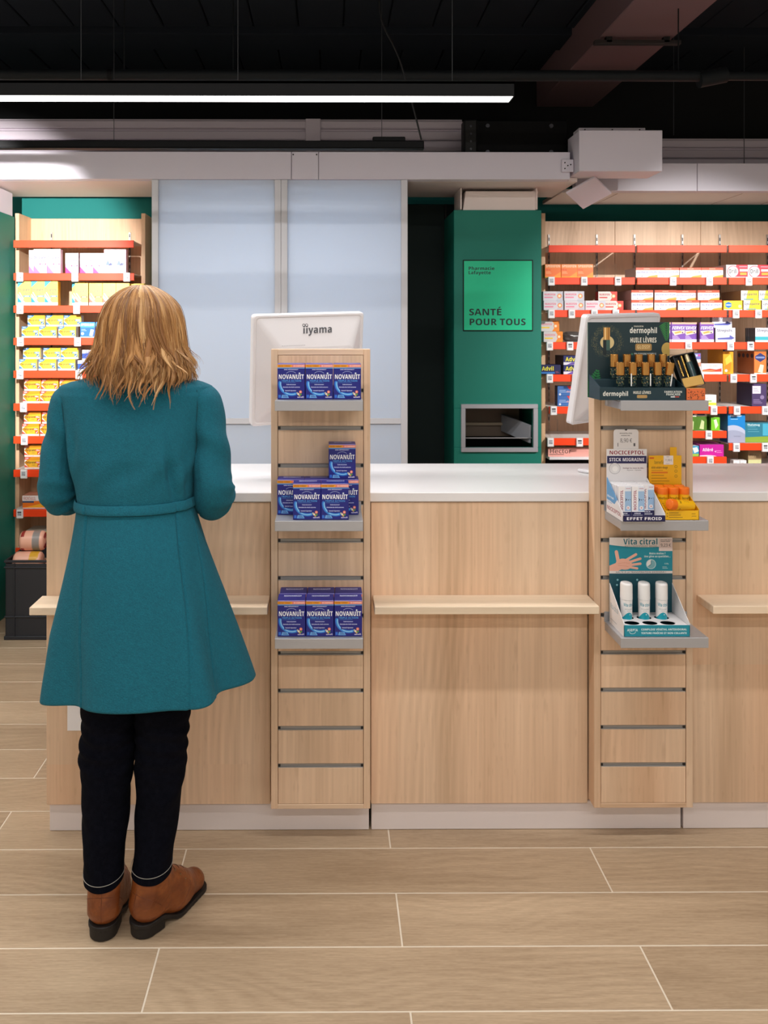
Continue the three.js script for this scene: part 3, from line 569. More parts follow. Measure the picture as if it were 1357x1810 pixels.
  const capg = []; for (let i = 0; i < 1; i++) capg.push(new THREE.LatheGeometry([[0.0105, 0.035], [0.0116, 0.0355], [0.0116, 0.071], [0.011, 0.0725], [0, 0.0725]].map((p) => new THREE.Vector2(...p)), 22));
  part('gold_cap', capg[0], gold, bottle);
  bottle.name = 'lip_oil_bottle';
  const rows = [[[1086, 1108.5, 1129.5, 1151.5, 1172.5], 2.455, y0 + 0.0575, 'back'], [[1097, 1119, 1141.5, 1163, 1180], 2.405, y0 + 0.0355, 'front']];
  for (const [xs, z, y, r] of rows) xs.forEach((px, i) => {
    const b = bottle.clone(); b.name = numbered('lip_oil_bottle'); scene.add(b);
    b.position.set((px - 580) * z / F, y, -z); if (r === 'front' && i === 4) b.rotation.z = -0.14;
    tag(b, 'gold-capped lip oil bottle, ' + ORD[i] + ' from left in the ' + r + ' row', 'bottle', 'gold-capped lip oil bottles');
    if (r === 'front' && [1, 2, 4].includes(i)) part('security_strip', at(cbox(0.0035, 0.036, 0.001, 0.0003), [0, -0.008, 0.0105, 0, 0.005][i], 0.022, 0.0112), std(0xe3e3e0, 0.6), b);
  });
}
// sloping-sided cardboard tray; returns the group, origin at the front left bottom corner
function tray(name, label, x0, y0, zf, w, d, lip, back, bh, sideFrontH, mats) {
  const t = thing(name, label, 'product display', [x0, y0, -zf]);
  part('base', at(cbox(w, 0.0015, d, 0.0003), w / 2, 0.00125, -d / 2), mats.inner, t);
  part('front_panel', at(card(w, lip, 0.0018), w / 2, lip / 2 + 0.0005, -0.0009), mats.front, t);
  part('backboard', at(card(w, bh, 0.0025), w / 2, bh / 2 + 0.0005, -d + 0.0013), mats.back, t);
  const uvSide = (g) => { const p = g.attributes.position, u = []; for (let i = 0; i < p.count; i++) u.push(clamp(p.getX(i) / d, 0, 1), clamp(p.getY(i) / back, 0, 1)); g.setAttribute('uv', new THREE.Float32BufferAttribute(u, 2)); return g; };
  for (const s of [0, 1]) { const g = uvSide(slab([[0, 0], [d, 0], [d, sideFrontH], [0, back]], 0.0015)); part('side_panel', at(g, 0, 0, 0).rotateY(-Math.PI / 2).translate(s ? w - 0.0002 : 0.0017, 0.0005, -d), s ? mats.inner : mats.side, t); }
  return t;
}
const PAPER = std(0xe6e3e4, 0.6);
{ // white and navy display with migraine sticks, middle shelf
  const x0 = 0.829, y0 = SY[1], zf = 2.352, w = 0.12, d = 0.14, bh = 0.186;
  const back = canvasTex(480, 744, (c, W, H) => {
    rect(c, W, H, 0, 0, 1, 1, '#e9e6e8'); put(c, W, H, 'NOCICEPTOL', 0.06, 0.085, 0.88, 0.06, '#8d1f35'); rect(c, W, H, 0.01, 0.11, 0.98, 0.12, '#1b1a52'); put(c, W, H, 'STICK MIGRAINE', 0.06, 0.195, 0.88, 0.055, '#f1f0f6');
    disc(c, W, H, 0.2, 0.31, 0.14, '#a9a6ab'); disc(c, W, H, 0.2, 0.31, 0.13, '#e4e2e4'); disc(c, W, H, 0.21, 0.315, 0.07, '#f6f4f4');
    put(c, W, H, 'Soulage les maux de tête :', 0.4, 0.315, 0.54, 0.02, '#4a1a2a'); put(c, W, H, 'Migraines - Céphalées', 0.5, 0.345, 0.36, 0.018, '#77747a', 'normal');
  });
  const front = canvasTex(480, 72, (c, W, H) => { rect(c, W, H, 0, 0, 1, 1, '#17164a'); put(c, W, H, 'EFFET FROID', 0.08, 0.72, 0.84, 0.48, '#f4f3f8'); });
  const side = canvasTex(512, 512, (c, W, H) => { rect(c, W, H, 0, 0, 1, 1, '#e6e4e8'); poly(c, W, H, [[0, 0], [0.7, 0.45], [0.5, 0.66], [0, 0.62]], '#5f9fd4'); put(c, W, H, 'NOCICEPTOL', 0.03, 0.9, 0.85, 0.11, '#8d1f35'); put(c, W, H, 'Effet froid', 0.05, 0.55, 0.4, 0.06, '#eef4fa'); lines(c, W, H, 0.05, 0.62, 0.35, 2, 0.05, '#8fb6da', 0.02); });
  const t = tray('migraine_stick_display', 'white and navy cardboard display of migraine sticks', x0, y0, zf, w, d, 0.018, 0.104, bh, 0.022, { front: std(0xffffff, 0.5, { map: front }), back: std(0xffffff, 0.5, { map: back }), side: std(0xffffff, 0.5, { map: side }), inner: PAPER });
  const pt = canvasTex(300, 360, (c, W, H) => { rect(c, W, H, 0, 0, 1, 1, '#e6e3e4'); put(c, W, H, 'NOCICEPTOL STICK', 0.24, 0.15, 0.5, 0.035, '#444'); put(c, W, H, 'MIGRAINE 10ML', 0.3, 0.22, 0.36, 0.03, '#444'); put(c, W, H, '8,90 €', 0.26, 0.43, 0.48, 0.13, '#4b4a4e', 'normal'); disc(c, W, H, 0.5, 0.0, 0.05, '#222'); rect(c, W, H, 0.16, 0.45, 0.025, 0.12, '#55555a'); rect(c, W, H, 0.8, 0.46, 0.07, 0.1, '#55555a'); });
  const pg = slab(roundRect(0.0745, 0.09, 0.009), 0.001); { const p = pg.attributes.position, u = []; for (let i = 0; i < p.count; i++) u.push(p.getX(i) / 0.0745 + 0.5, p.getY(i) / 0.09 + 0.5); pg.setAttribute('uv', new THREE.Float32BufferAttribute(u, 2)); }
  part('price_card', at(pg, 0.059, 0.2, -d - 0.0018), std(0xffffff, 0.6, { map: pt }), t);
  const k = cartonKind(0.037, 0.088, 0.021, 150, (c, W, H) => {
    rect(c, W, H, 0, 0, 1, 1, '#ece9eb'); rect(c, W, H, 0.5, 0.0, 0.5, 1, '#dfe3ec'); rect(c, W, H, 0.5, 0.16, 0.5, 0.64, '#9cbcdc');
    c.save(); c.translate(W * 0.36, H * 0.78); c.rotate(-Math.PI / 2); fit(c, 'NOCICEPTOL', 0, 0, H * 0.66, W * 0.22, '#8d1f35'); c.restore();
    put(c, W, H, 'MIGRAINE', 0.58, 0.08, 0.34, 0.025, '#b05060'); poly(c, W, H, [[0.53, 0.38], [0.66, 0.43], [0.53, 0.5], [0.58, 0.43]], '#14142c'); disc(c, W, H, 0.76, 0.44, 0.035, '#14142c'); disc(c, W, H, 0.9, 0.43, 0.025, '#14142c');
    disc(c, W, H, 0.75, 0.7, 0.15, '#f0eaea'); disc(c, W, H, 0.75, 0.7, 0.06, '#d59a98'); rect(c, W, H, 0, 0.83, 1, 0.17, '#17164a'); put(c, W, H, 'STICK', 0.2, 0.9, 0.5, 0.045, '#fff'); put(c, W, H, 'MIGRAINE', 0.1, 0.97, 0.75, 0.045, '#fff');
  }, (c, W, H) => { rect(c, W, H, 0, 0, 1, 1, '#e4e2e4'); rect(c, W, H, 0, 0.75, 1, 0.12, '#3a3844'); }, '#dad8dd');
  for (let r = 0; r < 4; r++) for (let col = 0; col < (r ? 3 : 2); col++) carton(k, x0 + 0.0225 + col * 0.0382 - (r ? 0 : -0.002), y0 + 0.0025, -2.405 - r * 0.0215, 'upright white migraine stick carton, ' + ['left', 'middle', 'right'][col] + ' column, ' + ORD[r] + ' row from front', 'carton', 'migraine stick cartons in the white tray', 'stick_carton');
}
{ // yellow display with orange-capped sun sticks
  const x0 = 0.956, y0 = SY[1], zf = 2.374, w = 0.098, d = 0.122, bh = 0.166;
  const back = canvasTex(400, 678, (c, W, H) => {
    rect(c, W, H, 0, 0, 1, 1, '#f4b90c'); rect(c, W, H, 0.02, 0.03, 0.14, 0.03, '#e0661c'); put(c, W, H, 'benefine', 0.17, 0.15, 0.36, 0.06, '#6a5a1c', 'normal'); put(c, W, H, 'stick solaire visage', 0.08, 0.235, 0.5, 0.04, '#5f3c10'); rect(c, W, H, 0.08, 0.29, 0.5, 0.03, '#e27d16'); lines(c, W, H, 0.08, 0.26, 0.5, 1, 0.04, '#c98a10', 0.012); lines(c, W, H, 0.08, 0.35, 0.55, 4, 0.05, '#b98a14', 0.014);
    for (const y of [0.2, 0.28, 0.37]) { disc(c, W, H, 0.83, y, 0.045, '#a8801a'); disc(c, W, H, 0.83, y, 0.03, '#f4b90c'); }
  });
  const front = canvasTex(400, 110, (c, W, H) => { rect(c, W, H, 0, 0, 1, 1, '#f2bb12'); lines(c, W, H, 0.12, 0.2, 0.4, 3, 0.24, '#a77f16', 0.08); lines(c, W, H, 0.78, 0.3, 0.16, 2, 0.25, '#a77f16', 0.07); disc(c, W, H, 0.07, 0.3, 0.02, '#a77f16'); disc(c, W, H, 0.07, 0.6, 0.02, '#a77f16'); });
  const yel = std(0xf0b40e, 0.5);
  const t = tray('sun_stick_display', 'yellow cardboard display of orange-capped sun sticks', x0, y0, zf, w, d, 0.027, 0.085, bh, 0.03, { front: std(0xffffff, 0.5, { map: front }), back: std(0xffffff, 0.5, { map: back }), side: yel, inner: yel });
  part('top_tab', at(cbox(0.02, 0.026, 0.002, 0.0004), 0.074, bh + 0.0125, -d + 0.0013), yel, t);
  const pt = canvasTex(160, 150, (c, W, H) => { rect(c, W, H, 0, 0, 1, 1, '#efe9e4'); put(c, W, H, '11,90 €', 0.14, 0.62, 0.7, 0.26, '#6f6a66', 'normal'); lines(c, W, H, 0.3, 0.12, 0.4, 1, 0.1, '#b5afaa', 0.06); lines(c, W, H, 0.2, 0.85, 0.6, 1, 0.1, '#b5afaa', 0.04); });
  part('price_card', at(card(0.029, 0.027, 0.0006), 0.0585, 0.153, -d + 0.0032), std(0xffffff, 0.6, { map: pt }), t);
  const wrap = canvasTex(256, 200, (c, W, H) => { rect(c, W, H, 0, 0, 1, 1, '#f3b70c'); for (const x of [0.08, 0.58]) { put(c, W, H, 'benefine', x, 0.24, 0.34, 0.11, '#5d4a16'); lines(c, W, H, x + 0.05, 0.42, 0.22, 3, 0.1, '#c2902a', 0.03); } });
  const stick = new THREE.Group();
  part('stick_body', byHeight(new THREE.LatheGeometry([[0, 0], [0.0135, 0], [0.0148, 0.0015], [0.0148, 0.062], [0.013, 0.0625]].map((p) => new THREE.Vector2(...p)), 22)), std(0xffffff, 0.35, { map: wrap }), stick);
  part('orange_cap', new THREE.LatheGeometry([[0.0145, 0.061], [0.0155, 0.0615], [0.0155, 0.078], [0.0135, 0.0805], [0, 0.081]].map((p) => new THREE.Vector2(...p)), 22), std(0xf07416, 0.35), stick);
  const put1 = (x, y, z, l, rot) => { const s = stick.clone(); s.name = numbered('sun_stick'); scene.add(s); s.position.set(x, y, z); if (rot) s.rotation.set(...rot); tag(s, l, 'sun stick', 'orange-capped yellow sun sticks'); };
  for (let r = 0; r < 2; r++) for (let k = 0; k < 3; k++) put1(x0 + 0.0182 + k * 0.0312 - 0.0004, y0 + 0.0025, -2.435 - r * 0.033, 'upright yellow sun stick, ' + ['left', 'middle', 'right'][k] + ' of the ' + ['front', 'back'][r] + ' row', [0, -1.57 + (k - 1) * 0.35, 0]);
  put1(x0 + 0.086, y0 + 0.036, -2.394, 'yellow sun stick lying on its side in the yellow tray', [0.05, 0.3, 1.42]);
}
{ // teal and white roll-on display on the lowest shelf
  const x0 = 0.8405, y0 = SY[2], zf = 2.377, w = 0.189, d = 0.125, bh = 0.253;
  const back = canvasTex(900, 1205, (c, W, H) => {
    rect(c, W, H, 0, 0, 1, 1, '#0f8fa6');
    c.fillStyle = '#ece5e2'; c.beginPath(); c.moveTo(0, 0); c.lineTo(W, 0); c.lineTo(W, H * 0.1); c.quadraticCurveTo(W * 0.45, H * 0.135, 0, H * 0.085); c.fill();
    put(c, W, H, 'Vita citral', 0.22, 0.082, 0.55, 0.068, '#15738a', 'bold'); put(c, W, H, 'ANTI-TRANSPIRANT MAINS', 0.24, 0.112, 0.52, 0.022, '#8a8d90', 'normal');
    rect(c, W, H, 0.785, 0.01, 0.215, 0.15, '#ecd9d6'); put(c, W, H, 'VITA CITRAL GEL A', 0.81, 0.035, 0.17, 0.012, '#555'); put(c, W, H, 'TRANSPI MAINS', 0.81, 0.052, 0.15, 0.012, '#555'); put(c, W, H, '9,23 €', 0.81, 0.108, 0.165, 0.035, '#4c4546', 'normal');
    put(c, W, H, 'Mains moites ?', 0.63, 0.2, 0.26, 0.024, '#e7f1f2'); put(c, W, H, 'Une gêne au quotidien...', 0.55, 0.235, 0.42, 0.024, '#e7f1f2');
    // printed open hand
    c.fillStyle = '#f0b5a0'; c.strokeStyle = '#f0b5a0'; c.lineCap = 'round'; c.lineJoin = 'round';
    const fin = (x0, y0, x1, y1, wd) => { c.lineWidth = wd * W; c.beginPath(); c.moveTo(x0 * W, y0 * H); c.lineTo(x1 * W, y1 * H); c.stroke(); };
    c.beginPath(); c.ellipse(W * 0.23, H * 0.315, W * 0.13, H * 0.065, 0.15, 0, 7); c.fill();
    fin(0.0, 0.385, 0.16, 0.335, 0.13); fin(0.14, 0.285, 0.11, 0.17, 0.055); fin(0.26, 0.27, 0.42, 0.2, 0.042); fin(0.3, 0.295, 0.49, 0.25, 0.04); fin(0.32, 0.325, 0.49, 0.31, 0.04); fin(0.28, 0.345, 0.44, 0.365, 0.036);
    c.strokeStyle = '#d98f7c'; c.lineWidth = 4; c.beginPath(); c.moveTo(W * 0.14, H * 0.31); c.quadraticCurveTo(W * 0.22, H * 0.29, W * 0.32, H * 0.305); c.moveTo(W * 0.14, H * 0.33); c.quadraticCurveTo(W * 0.22, H * 0.33, W * 0.3, H * 0.345); c.stroke();
    disc(c, W, H, 0.66, 0.315, 0.078, '#cfe2e6'); disc(c, W, H, 0.66, 0.315, 0.068, '#eef2f2'); c.fillStyle = '#7fb7c2'; c.beginPath(); c.moveTo(W * 0.66, H * 0.315); c.arc(W * 0.66, H * 0.315, W * 0.068, -1.57, 2.6); c.fill(); c.strokeStyle = '#2b5f6c'; c.lineWidth = 7; c.beginPath(); c.moveTo(W * 0.66, H * 0.275); c.lineTo(W * 0.66, H * 0.315); c.lineTo(W * 0.63, H * 0.335); c.stroke();
    put(c, W, H, '17h', 0.87, 0.32, 0.07, 0.02, '#b7dbe0'); lines(c, W, H, 0.84, 0.345, 0.1, 2, 0.016, '#b7dbe0', 0.006);
    rect(c, W, H, 0, 0.395, 1, 0.03, '#e9e2e0'); put(c, W, H, 'HALTE À LA TRANSPIRATION EXCESSIVE !', 0.1, 0.418, 0.8, 0.017, '#6d7678');
    rect(c, W, H, 0, 0.425, 1, 0.575, '#0d4f5e'); for (const [x, y] of [[0.13, 0.5], [0.12, 0.56], [0.44, 0.5]]) disc(c, W, H, x, y, 0.016, '#8fc6d0');
  });
  const front = canvasTex(900, 158, (c, W, H) => {
    rect(c, W, H, 0, 0, 1, 1, '#148ea4'); put(c, W, H, 'COMPLEXE VÉGÉTAL ANTISUDORAL', 0.26, 0.44, 0.69, 0.17, '#e4f2f4'); put(c, W, H, 'TEXTURE FRAÎCHE ET NON COLLANTE', 0.26, 0.76, 0.69, 0.17, '#e4f2f4'); put(c, W, H, 'ASEPTA', 0.05, 0.52, 0.16, 0.22, '#e4f2f4'); c.strokeStyle = '#e4f2f4'; c.lineWidth = 6; c.beginPath(); c.arc(W * 0.13, H * 0.42, W * 0.055, 0.5, 2.6); c.stroke();
  });
  const side = canvasTex(300, 300, (c, W, H) => { rect(c, W, H, 0, 0, 1, 1, '#e8e4e4'); put(c, W, H, 'Vita citral', 0.08, 0.6, 0.55, 0.13, '#9fb2bc'); lines(c, W, H, 0.1, 0.86, 0.6, 1, 0.1, '#b9bcc0', 0.02); });
  const t = tray('roll_on_display', 'teal and white cardboard display of antiperspirant roll-ons with printed hand', x0, y0, zf, w, d, 0.033, 0.119, bh, 0.036, { front: std(0xffffff, 0.5, { map: front }), back: std(0xffffff, 0.5, { map: back }), side: std(0xffffff, 0.55, { map: side }), inner: PAPER });
  const holes = []; const cx = [0.0335, 0.0855, 0.137], hz = [0.03, 0.075];
  for (const x of cx) for (const z of hz) { const h = new THREE.Path(); h.absellipse(x, z, 0.0212, 0.0172, 0, Math.PI * 2, true); holes.push(h); }
  part('holder_deck', slab([[0.003, 0.003], [w - 0.003, 0.003], [w - 0.003, d - 0.005], [0.003, d - 0.005]], 0.0014, 0, holes).rotateX(-Math.PI / 2).translate(0, 0.029, 0), PAPER, t);
  part('tray_floor', at(cbox(w - 0.006, 0.001, d - 0.008, 0.0002), w / 2, 0.0032, -d / 2), std(0x0d4f5e, 0.6), t);
  const wrap = canvasTex(512, 300, (c, W, H) => {
    rect(c, W, H, 0, 0, 1, 1, '#efeceb'); c.fillStyle = '#16a0b4'; c.beginPath(); c.moveTo(0, H); for (let i = 0; i <= 40; i++) c.lineTo(W * i / 40, H * (0.72 + 0.16 * Math.cos((i / 40 - 0.25) * Math.PI * 4 + Math.PI))); c.lineTo(W, H); c.fill();
    for (const x of [0.1, 0.6]) { put(c, W, H, 'Vita citral', x, 0.28, 0.3, 0.15, '#1c8da4'); put(c, W, H, 'ANTI-TRANSPIRANT', x + 0.03, 0.44, 0.24, 0.05, '#9aa3a6', 'normal'); put(c, W, H, 'MAINS', x + 0.1, 0.52, 0.1, 0.05, '#9aa3a6', 'normal'); disc(c, W, H, x + 0.18, 0.66, 0.018, '#c8d2d6'); }
  });
  const b0 = new THREE.Group();
  const oval = (g) => { g.scale(1, 1, 0.8); return g; };
  part('roll_on_body', oval(byHeight(new THREE.LatheGeometry([[0, 0], [0.0185, 0], [0.0195, 0.002], [0.0205, 0.057], [0.0205, 0.062]].map((p) => new THREE.Vector2(...p)), 28))), std(0xffffff, 0.35, { map: wrap }), b0);
  part('white_cap', oval(new THREE.LatheGeometry([[0.0203, 0.0622], [0.0212, 0.0628], [0.0207, 0.104], [0.0192, 0.1085], [0.014, 0.1105], [0, 0.111]].map((p) => new THREE.Vector2(...p)), 28)), std(0xefeeee, 0.3), b0);
  cx.forEach((x, i) => { const b = b0.clone(); b.name = numbered('roll_on_bottle'); scene.add(b); b.position.set(x0 + x, y0 + 0.024, -(zf + 0.075)); b.rotation.y = [-1.5, -1.75, -1.7][i]; tag(b, ['left', 'middle', 'right'][i] + ' white-capped roll-on bottle in the teal tray', 'bottle', 'white-capped roll-on bottles'); });
}

// ---------------------------------------------------------------- two monitors seen from behind
const font = await new FontLoader().loadAsync('fonts/droid/droid_sans_bold.typeface.json');
{
  const plastic = std(0xe2e0e4, 0.4), W = 0.4, H = 0.375;
  // shell lofted from rounded rectangles, z pointing to the camera
  const ring = (w, h, r, cx, cy, z) => roundRect(w, h, r, 5).map(([x, y]) => [x + cx, y + cy, z]);
  const rings = [ring(W, H, 0.012, 0, 0, -0.014), ring(W, H, 0.012, 0, 0, 0.006), ring(W - 0.006, H - 0.006, 0.012, 0, 0, 0.0105), ring(W - 0.018, H - 0.018, 0.012, 0, 0, 0.0115), ring(W - 0.024, H - 0.024, 0.012, 0, 0, 0.009), ring(0.27, 0.185, 0.02, 0.012, -0.012, 0.046), ring(0.25, 0.165, 0.02, 0.012, -0.012, 0.0485)];
  const pos = [], n = rings[0].length, quad = (a, b, c, d) => pos.push(...a, ...b, ...c, ...a, ...c, ...d);
  for (let k = 0; k < rings.length - 1; k++) for (let i = 0; i < n; i++) { const j = (i + 1) % n; quad(rings[k][i], rings[k][j], rings[k + 1][j], rings[k + 1][i]); }
  for (const [r, s] of [[rings[rings.length - 1], 1], [rings[0], -1]]) { const c = [0, 0, r[0][2]]; if (s > 0) { c[0] = 0.012; c[1] = -0.012; } for (let i = 0; i < n; i++) { const j = (i + 1) % n; s > 0 ? pos.push(...c, ...r[i], ...r[j]) : pos.push(...c, ...r[j], ...r[i]); } }
  const shell = new THREE.BufferGeometry(); shell.setAttribute('position', new THREE.Float32BufferAttribute(pos, 3)); shell.computeVertexNormals();
  shell.setAttribute('uv', new THREE.Float32BufferAttribute(new Float32Array(pos.length / 3 * 2), 2));
  const logo = () => { const g = new TextGeometry('iiyama', { font, size: 0.0245, depth: 0.0008, curveSegments: 4 }); g.computeBoundingBox(); const b = g.boundingBox; g.translate(-(b.max.x + b.min.x) / 2, 0, 0); g.applyMatrix4(new THREE.Matrix4().set(0.98, 0.14, 0, 0, 0, 1, 0, 0, 0, 0, 1, 0, 0, 0, 0, 1)); return g; };
  const rings2 = (x) => at(new THREE.TorusGeometry(0.0045, 0.0012, 6, 16), x, 0.028, 0);
  function monitor(p, yaw, tilt, roll, label) {
    const t = thing('monitor', label, 'monitor', p);
    t.rotation.order = 'YXZ'; t.rotation.y = yaw;
    const head = new THREE.Group();
    const up = 0.37;
    const sh = part('rear_shell', shell, plastic, t, [0, up, 0], [tilt, 0, roll]);
    part('screen', at(cbox(W - 0.02, H - 0.02, 0.002, 0.0005), 0, 0, -0.0155), std(0x0a0a0c, 0.1), sh);
    const slope = Math.atan2(0.037, 0.084);
    part('logo_lettering', merge([logo(), rings2(-0.046), rings2(-0.036)]), std(0x4a4a50, 0.4), sh, [0.02, 0.124, 0.0302], [-slope, 0, 0]);
    part('vent_slots', merge(Array.from({ length: 14 }, (_, i) => at(cbox(0.003, 0.0012, 0.001, 0.0002), -0.11 + i * 0.006, 0.088, 0.0466))), std(0x8a8a90, 0.6), sh);
    part('port', at(cyl(0.003, 0.002, 10), -0.165, -0.15, 0.0145, Math.PI / 2), M.black, sh);
    part('stand_neck', at(cbox(0.07, 0.32, 0.03, 0.006), 0, 0.17, -0.028), plastic, t);
    part('stand_base', at(cbox(0.15, 0.012, 0.15, 0.005), 0, 0.0065, -0.03), plastic, t);
  }
  monitor([-0.07, 1.0445, -2.84], Math.atan2(0.16, 0.366), 0.16, 0.035, 'white monitor seen from behind, left one, behind the navy carton stand');
  monitor([0.992, 1.0445, -2.89], Math.atan2(0.2, 0.294), 0.2, 0.03, 'white monitor seen from behind, right one, behind the lip oil display');
}

// ---------------------------------------------------------------- wall shelving
const KL = 4.62 / F, KR = 4.68 / F;                                       // metres per pixel on the shelf edges of the two runs
const LX = (px) => (px - 580) * KL, RXp = (px) => (px - 580) * KR;
const lipG = (w) => merge([at(cbox(w, 0.04, 0.004, 0.0012), 0, -0.02, -0.002), at(cbox(w, 0.003, 0.012, 0.0008), 0, -0.0385, -0.008), at(cbox(w, 0.003, 0.012, 0.0008), 0, -0.0015, -0.008)]);
const bracketG = slab([[0, 0], [0.16, 0], [0.16, -0.012], [0.02, -0.075], [0, -0.075]], 0.004);
function shelfIn(unit, x0, x1, y, zf, zb, brackets) {                     // y = top of the orange edge
  const w = x1 - x0, s = part('shelf', at(cbox(w - 0.004, 0.006, zb - zf - 0.006, 0.001), 0, -0.0045, -(zb - zf) / 2), std(0xe9e3e0, 0.5), unit, [(x0 + x1) / 2, y, -zf]);
  part('shelf_edge', lipG(w), M.orange, s);
  for (const b of brackets) part('bracket', at(bracketG.clone(), 0, 0, 0, 0, Math.PI / 2).translate(b - (x0 + x1) / 2, -0.009, -(zb - zf) + 0.001), std(0x6d6661, 0.45, { metalness: 0.4 }), s);
  return s;
}
const slotTex = (() => { const t = dataTex(8, 64, (u, v) => { const k = (v % 1) > 0.5 ? 34 : 176; return [k, k, k]; }, true, [1, 1]); return t; })();
const upright = (h) => { const g = cbox(0.012, h, 0.006, 0.0006); return g; };
M.upright = std(0xb0a9a4, 0.4, { metalness: 0.4 });
function uprightAt(unit, x, y0, y1, z) {
  const u = part('upright', upright(y1 - y0), M.upright, unit, [x, (y0 + y1) / 2, -z]);
  const sl = []; for (let y = -(y1 - y0) / 2 + 0.02; y < (y1 - y0) / 2 - 0.01; y += 0.036) sl.push(at(cbox(0.005, 0.02, 0.002, 0.0002), 0, y, 0.0031));
  part('slot_row', merge(sl), M.black, u);
}
const LY = [2.045, 1.864, 1.686, 1.508, 1.327, 1.146, 0.965, 0.781, 0.562], RYs = [2.026, 1.846, 1.663, 1.483, 1.302, 1.122, 0.945];
{
  const u = thing('wall_shelving', 'oak wall shelving with orange shelf edges at the left, behind the woman', 'shelving', [0, 0, 0]);
  part('side_panel', span(-1.754, -1.731, 0, 2.205, 4.7, 4.9, 0.001, wUV()), M.oakPale, u);
  part('side_panel', span(-1.048, -1.026, 0, 2.205, 4.7, 4.9, 0.001, wUV()), M.oakPale, u);
  part('back_panel', span(-1.731, -1.048, 0, 2.2, 4.884, 4.9, 0.001, wUV()), M.oakPale, u);
  for (const x of [-1.609, -1.155]) uprightAt(u, x, 0.1, 2.12, 4.88);
  LY.forEach((y, i) => shelfIn(u, -1.733, i ? -1.07 : -1.072, y, 4.62, 4.876, [-1.609, -1.155]));
  shelfIn(u, -1.73, -1.05, 0.345, 4.64, 4.876, []);
  part('teal_backboard', span(-1.79, -0.91, 0, 2.322, 4.903, 4.92, 0.001), M.wallDark, u);
  part('bottom_board', span(-1.73, -1.05, 0, 0.08, 4.72, 4.88, 0.001, wUV('x')), M.oakPale, u);
}
{
  const u = thing('wall_shelving', 'long oak wall shelving with orange shelf edges at the right', 'shelving', [0, 0, 0]);
  part('side_panel', span(1.21, 1.2325, 0, 2.215, 4.75, 5.07, 0.001, wUV()), M.oakPale, u);
  for (const [a, b] of [[1.2335, 1.732], [1.734, 2.251], [2.253, 2.77], [2.772, 3.29]]) part('back_panel', span(a, b, 0, 2.21, 5.052, 5.07, 0.001, wUV()), M.oak, u);
  for (const x of [1.331, 1.621, 1.849, 2.139, 2.365, 2.655, 2.885, 3.17]) uprightAt(u, x, 0.1, 2.13, 5.048);
  const bays = [[1.234, 1.717, [1.331, 1.621]], [1.73, 2.2325, [1.849, 2.139]], [2.245, 2.747, [2.365, 2.655]], [2.76, 3.262, [2.885, 3.17]]];
  bays.forEach(([a, b, br], k) => {
    if (!k) shelfIn(u, a, b, 0.665, 4.7, 5.044, br);
    const ys = k === 1 ? [...RYs.slice(0, 6), 0.985, 0.84] : k >= 2 ? [...RYs.slice(0, 6), 0.916] : RYs;
    ys.forEach((y) => shelfIn(u, a, b, y, 4.68, 5.044, br));
  });
  part('bottom_board', span(1.234, 3.26, 0, 0.08, 4.8, 5.05, 0.001, wUV('x')), M.oak, u);
}
// ---------------------------------------------------------------- product kinds
const K = {};
const tube = (c, W, H, x0, y0, x1, y1) => { c.strokeStyle = '#7f86b8'; c.lineWidth = W * 0.075; c.lineCap = 'round'; c.beginPath(); c.moveTo(x0 * W, y0 * H); c.lineTo(x1 * W, y1 * H); c.stroke(); c.strokeStyle = '#f5f3f8'; c.lineWidth = W * 0.05; c.stroke(); };
const liquid = (bg, corner, corner2, band, top) => (c, W, H) => {
  rect(c, W, H, 0, 0, 1, 1, bg); poly(c, W, H, [[0, 0.5], [0.75, 1], [0, 1]], corner2); poly(c, W, H, [[0, 0.66], [0.5, 1], [0, 1]], corner); if (top) poly(c, W, H, [[0, 0], [0.48, 0], [0, 0.26]], top);
  put(c, W, H, '2,4 %', 0.66, 0.1, 0.22, 0.04, '#8a8a94', 'normal'); put(c, W, H, 'Doliprane', 0.04, 0.4, 0.86, 0.1, '#1f2a6c'); put(c, W, H, 'Liquiz', 0.42, 0.515, 0.48, 0.09, '#1f2a6c');
  rect(c, W, H, 0.42, 0.545, 0.48, 0.012, '#666'); rect(c, W, H, 0.44, 0.585, 0.5, 0.06, band); put(c, W, H, 'nourrisson', 0.52, 0.63, 0.34, 0.035, '#fff'); tube(c, W, H, 0.14, 0.47, 0.42, 0.72); poly(c, W, H, [[0.5, 0.76], [0.6, 0.71], [0.62, 0.73], [0.52, 0.78]], '#444a6a');
  put(c, W, H, 'sanofi', 0.68, 0.9, 0.22, 0.035, '#9a7a9a', 'normal');
};
K.liqPink = cartonKind(0.0735, 0.134, 0.045, 140, liquid('#f2e9ee', '#ee7ab8', '#f3b8d8', '#d04a80'), '#d3405c', '#f3dbe8');
K.liqRose = cartonKind(0.0735, 0.115, 0.045, 140, liquid('#f2e9ec', '#e82a86', '#f29cc6', '#d83070'), '#cf2c55', '#e9c3d0');
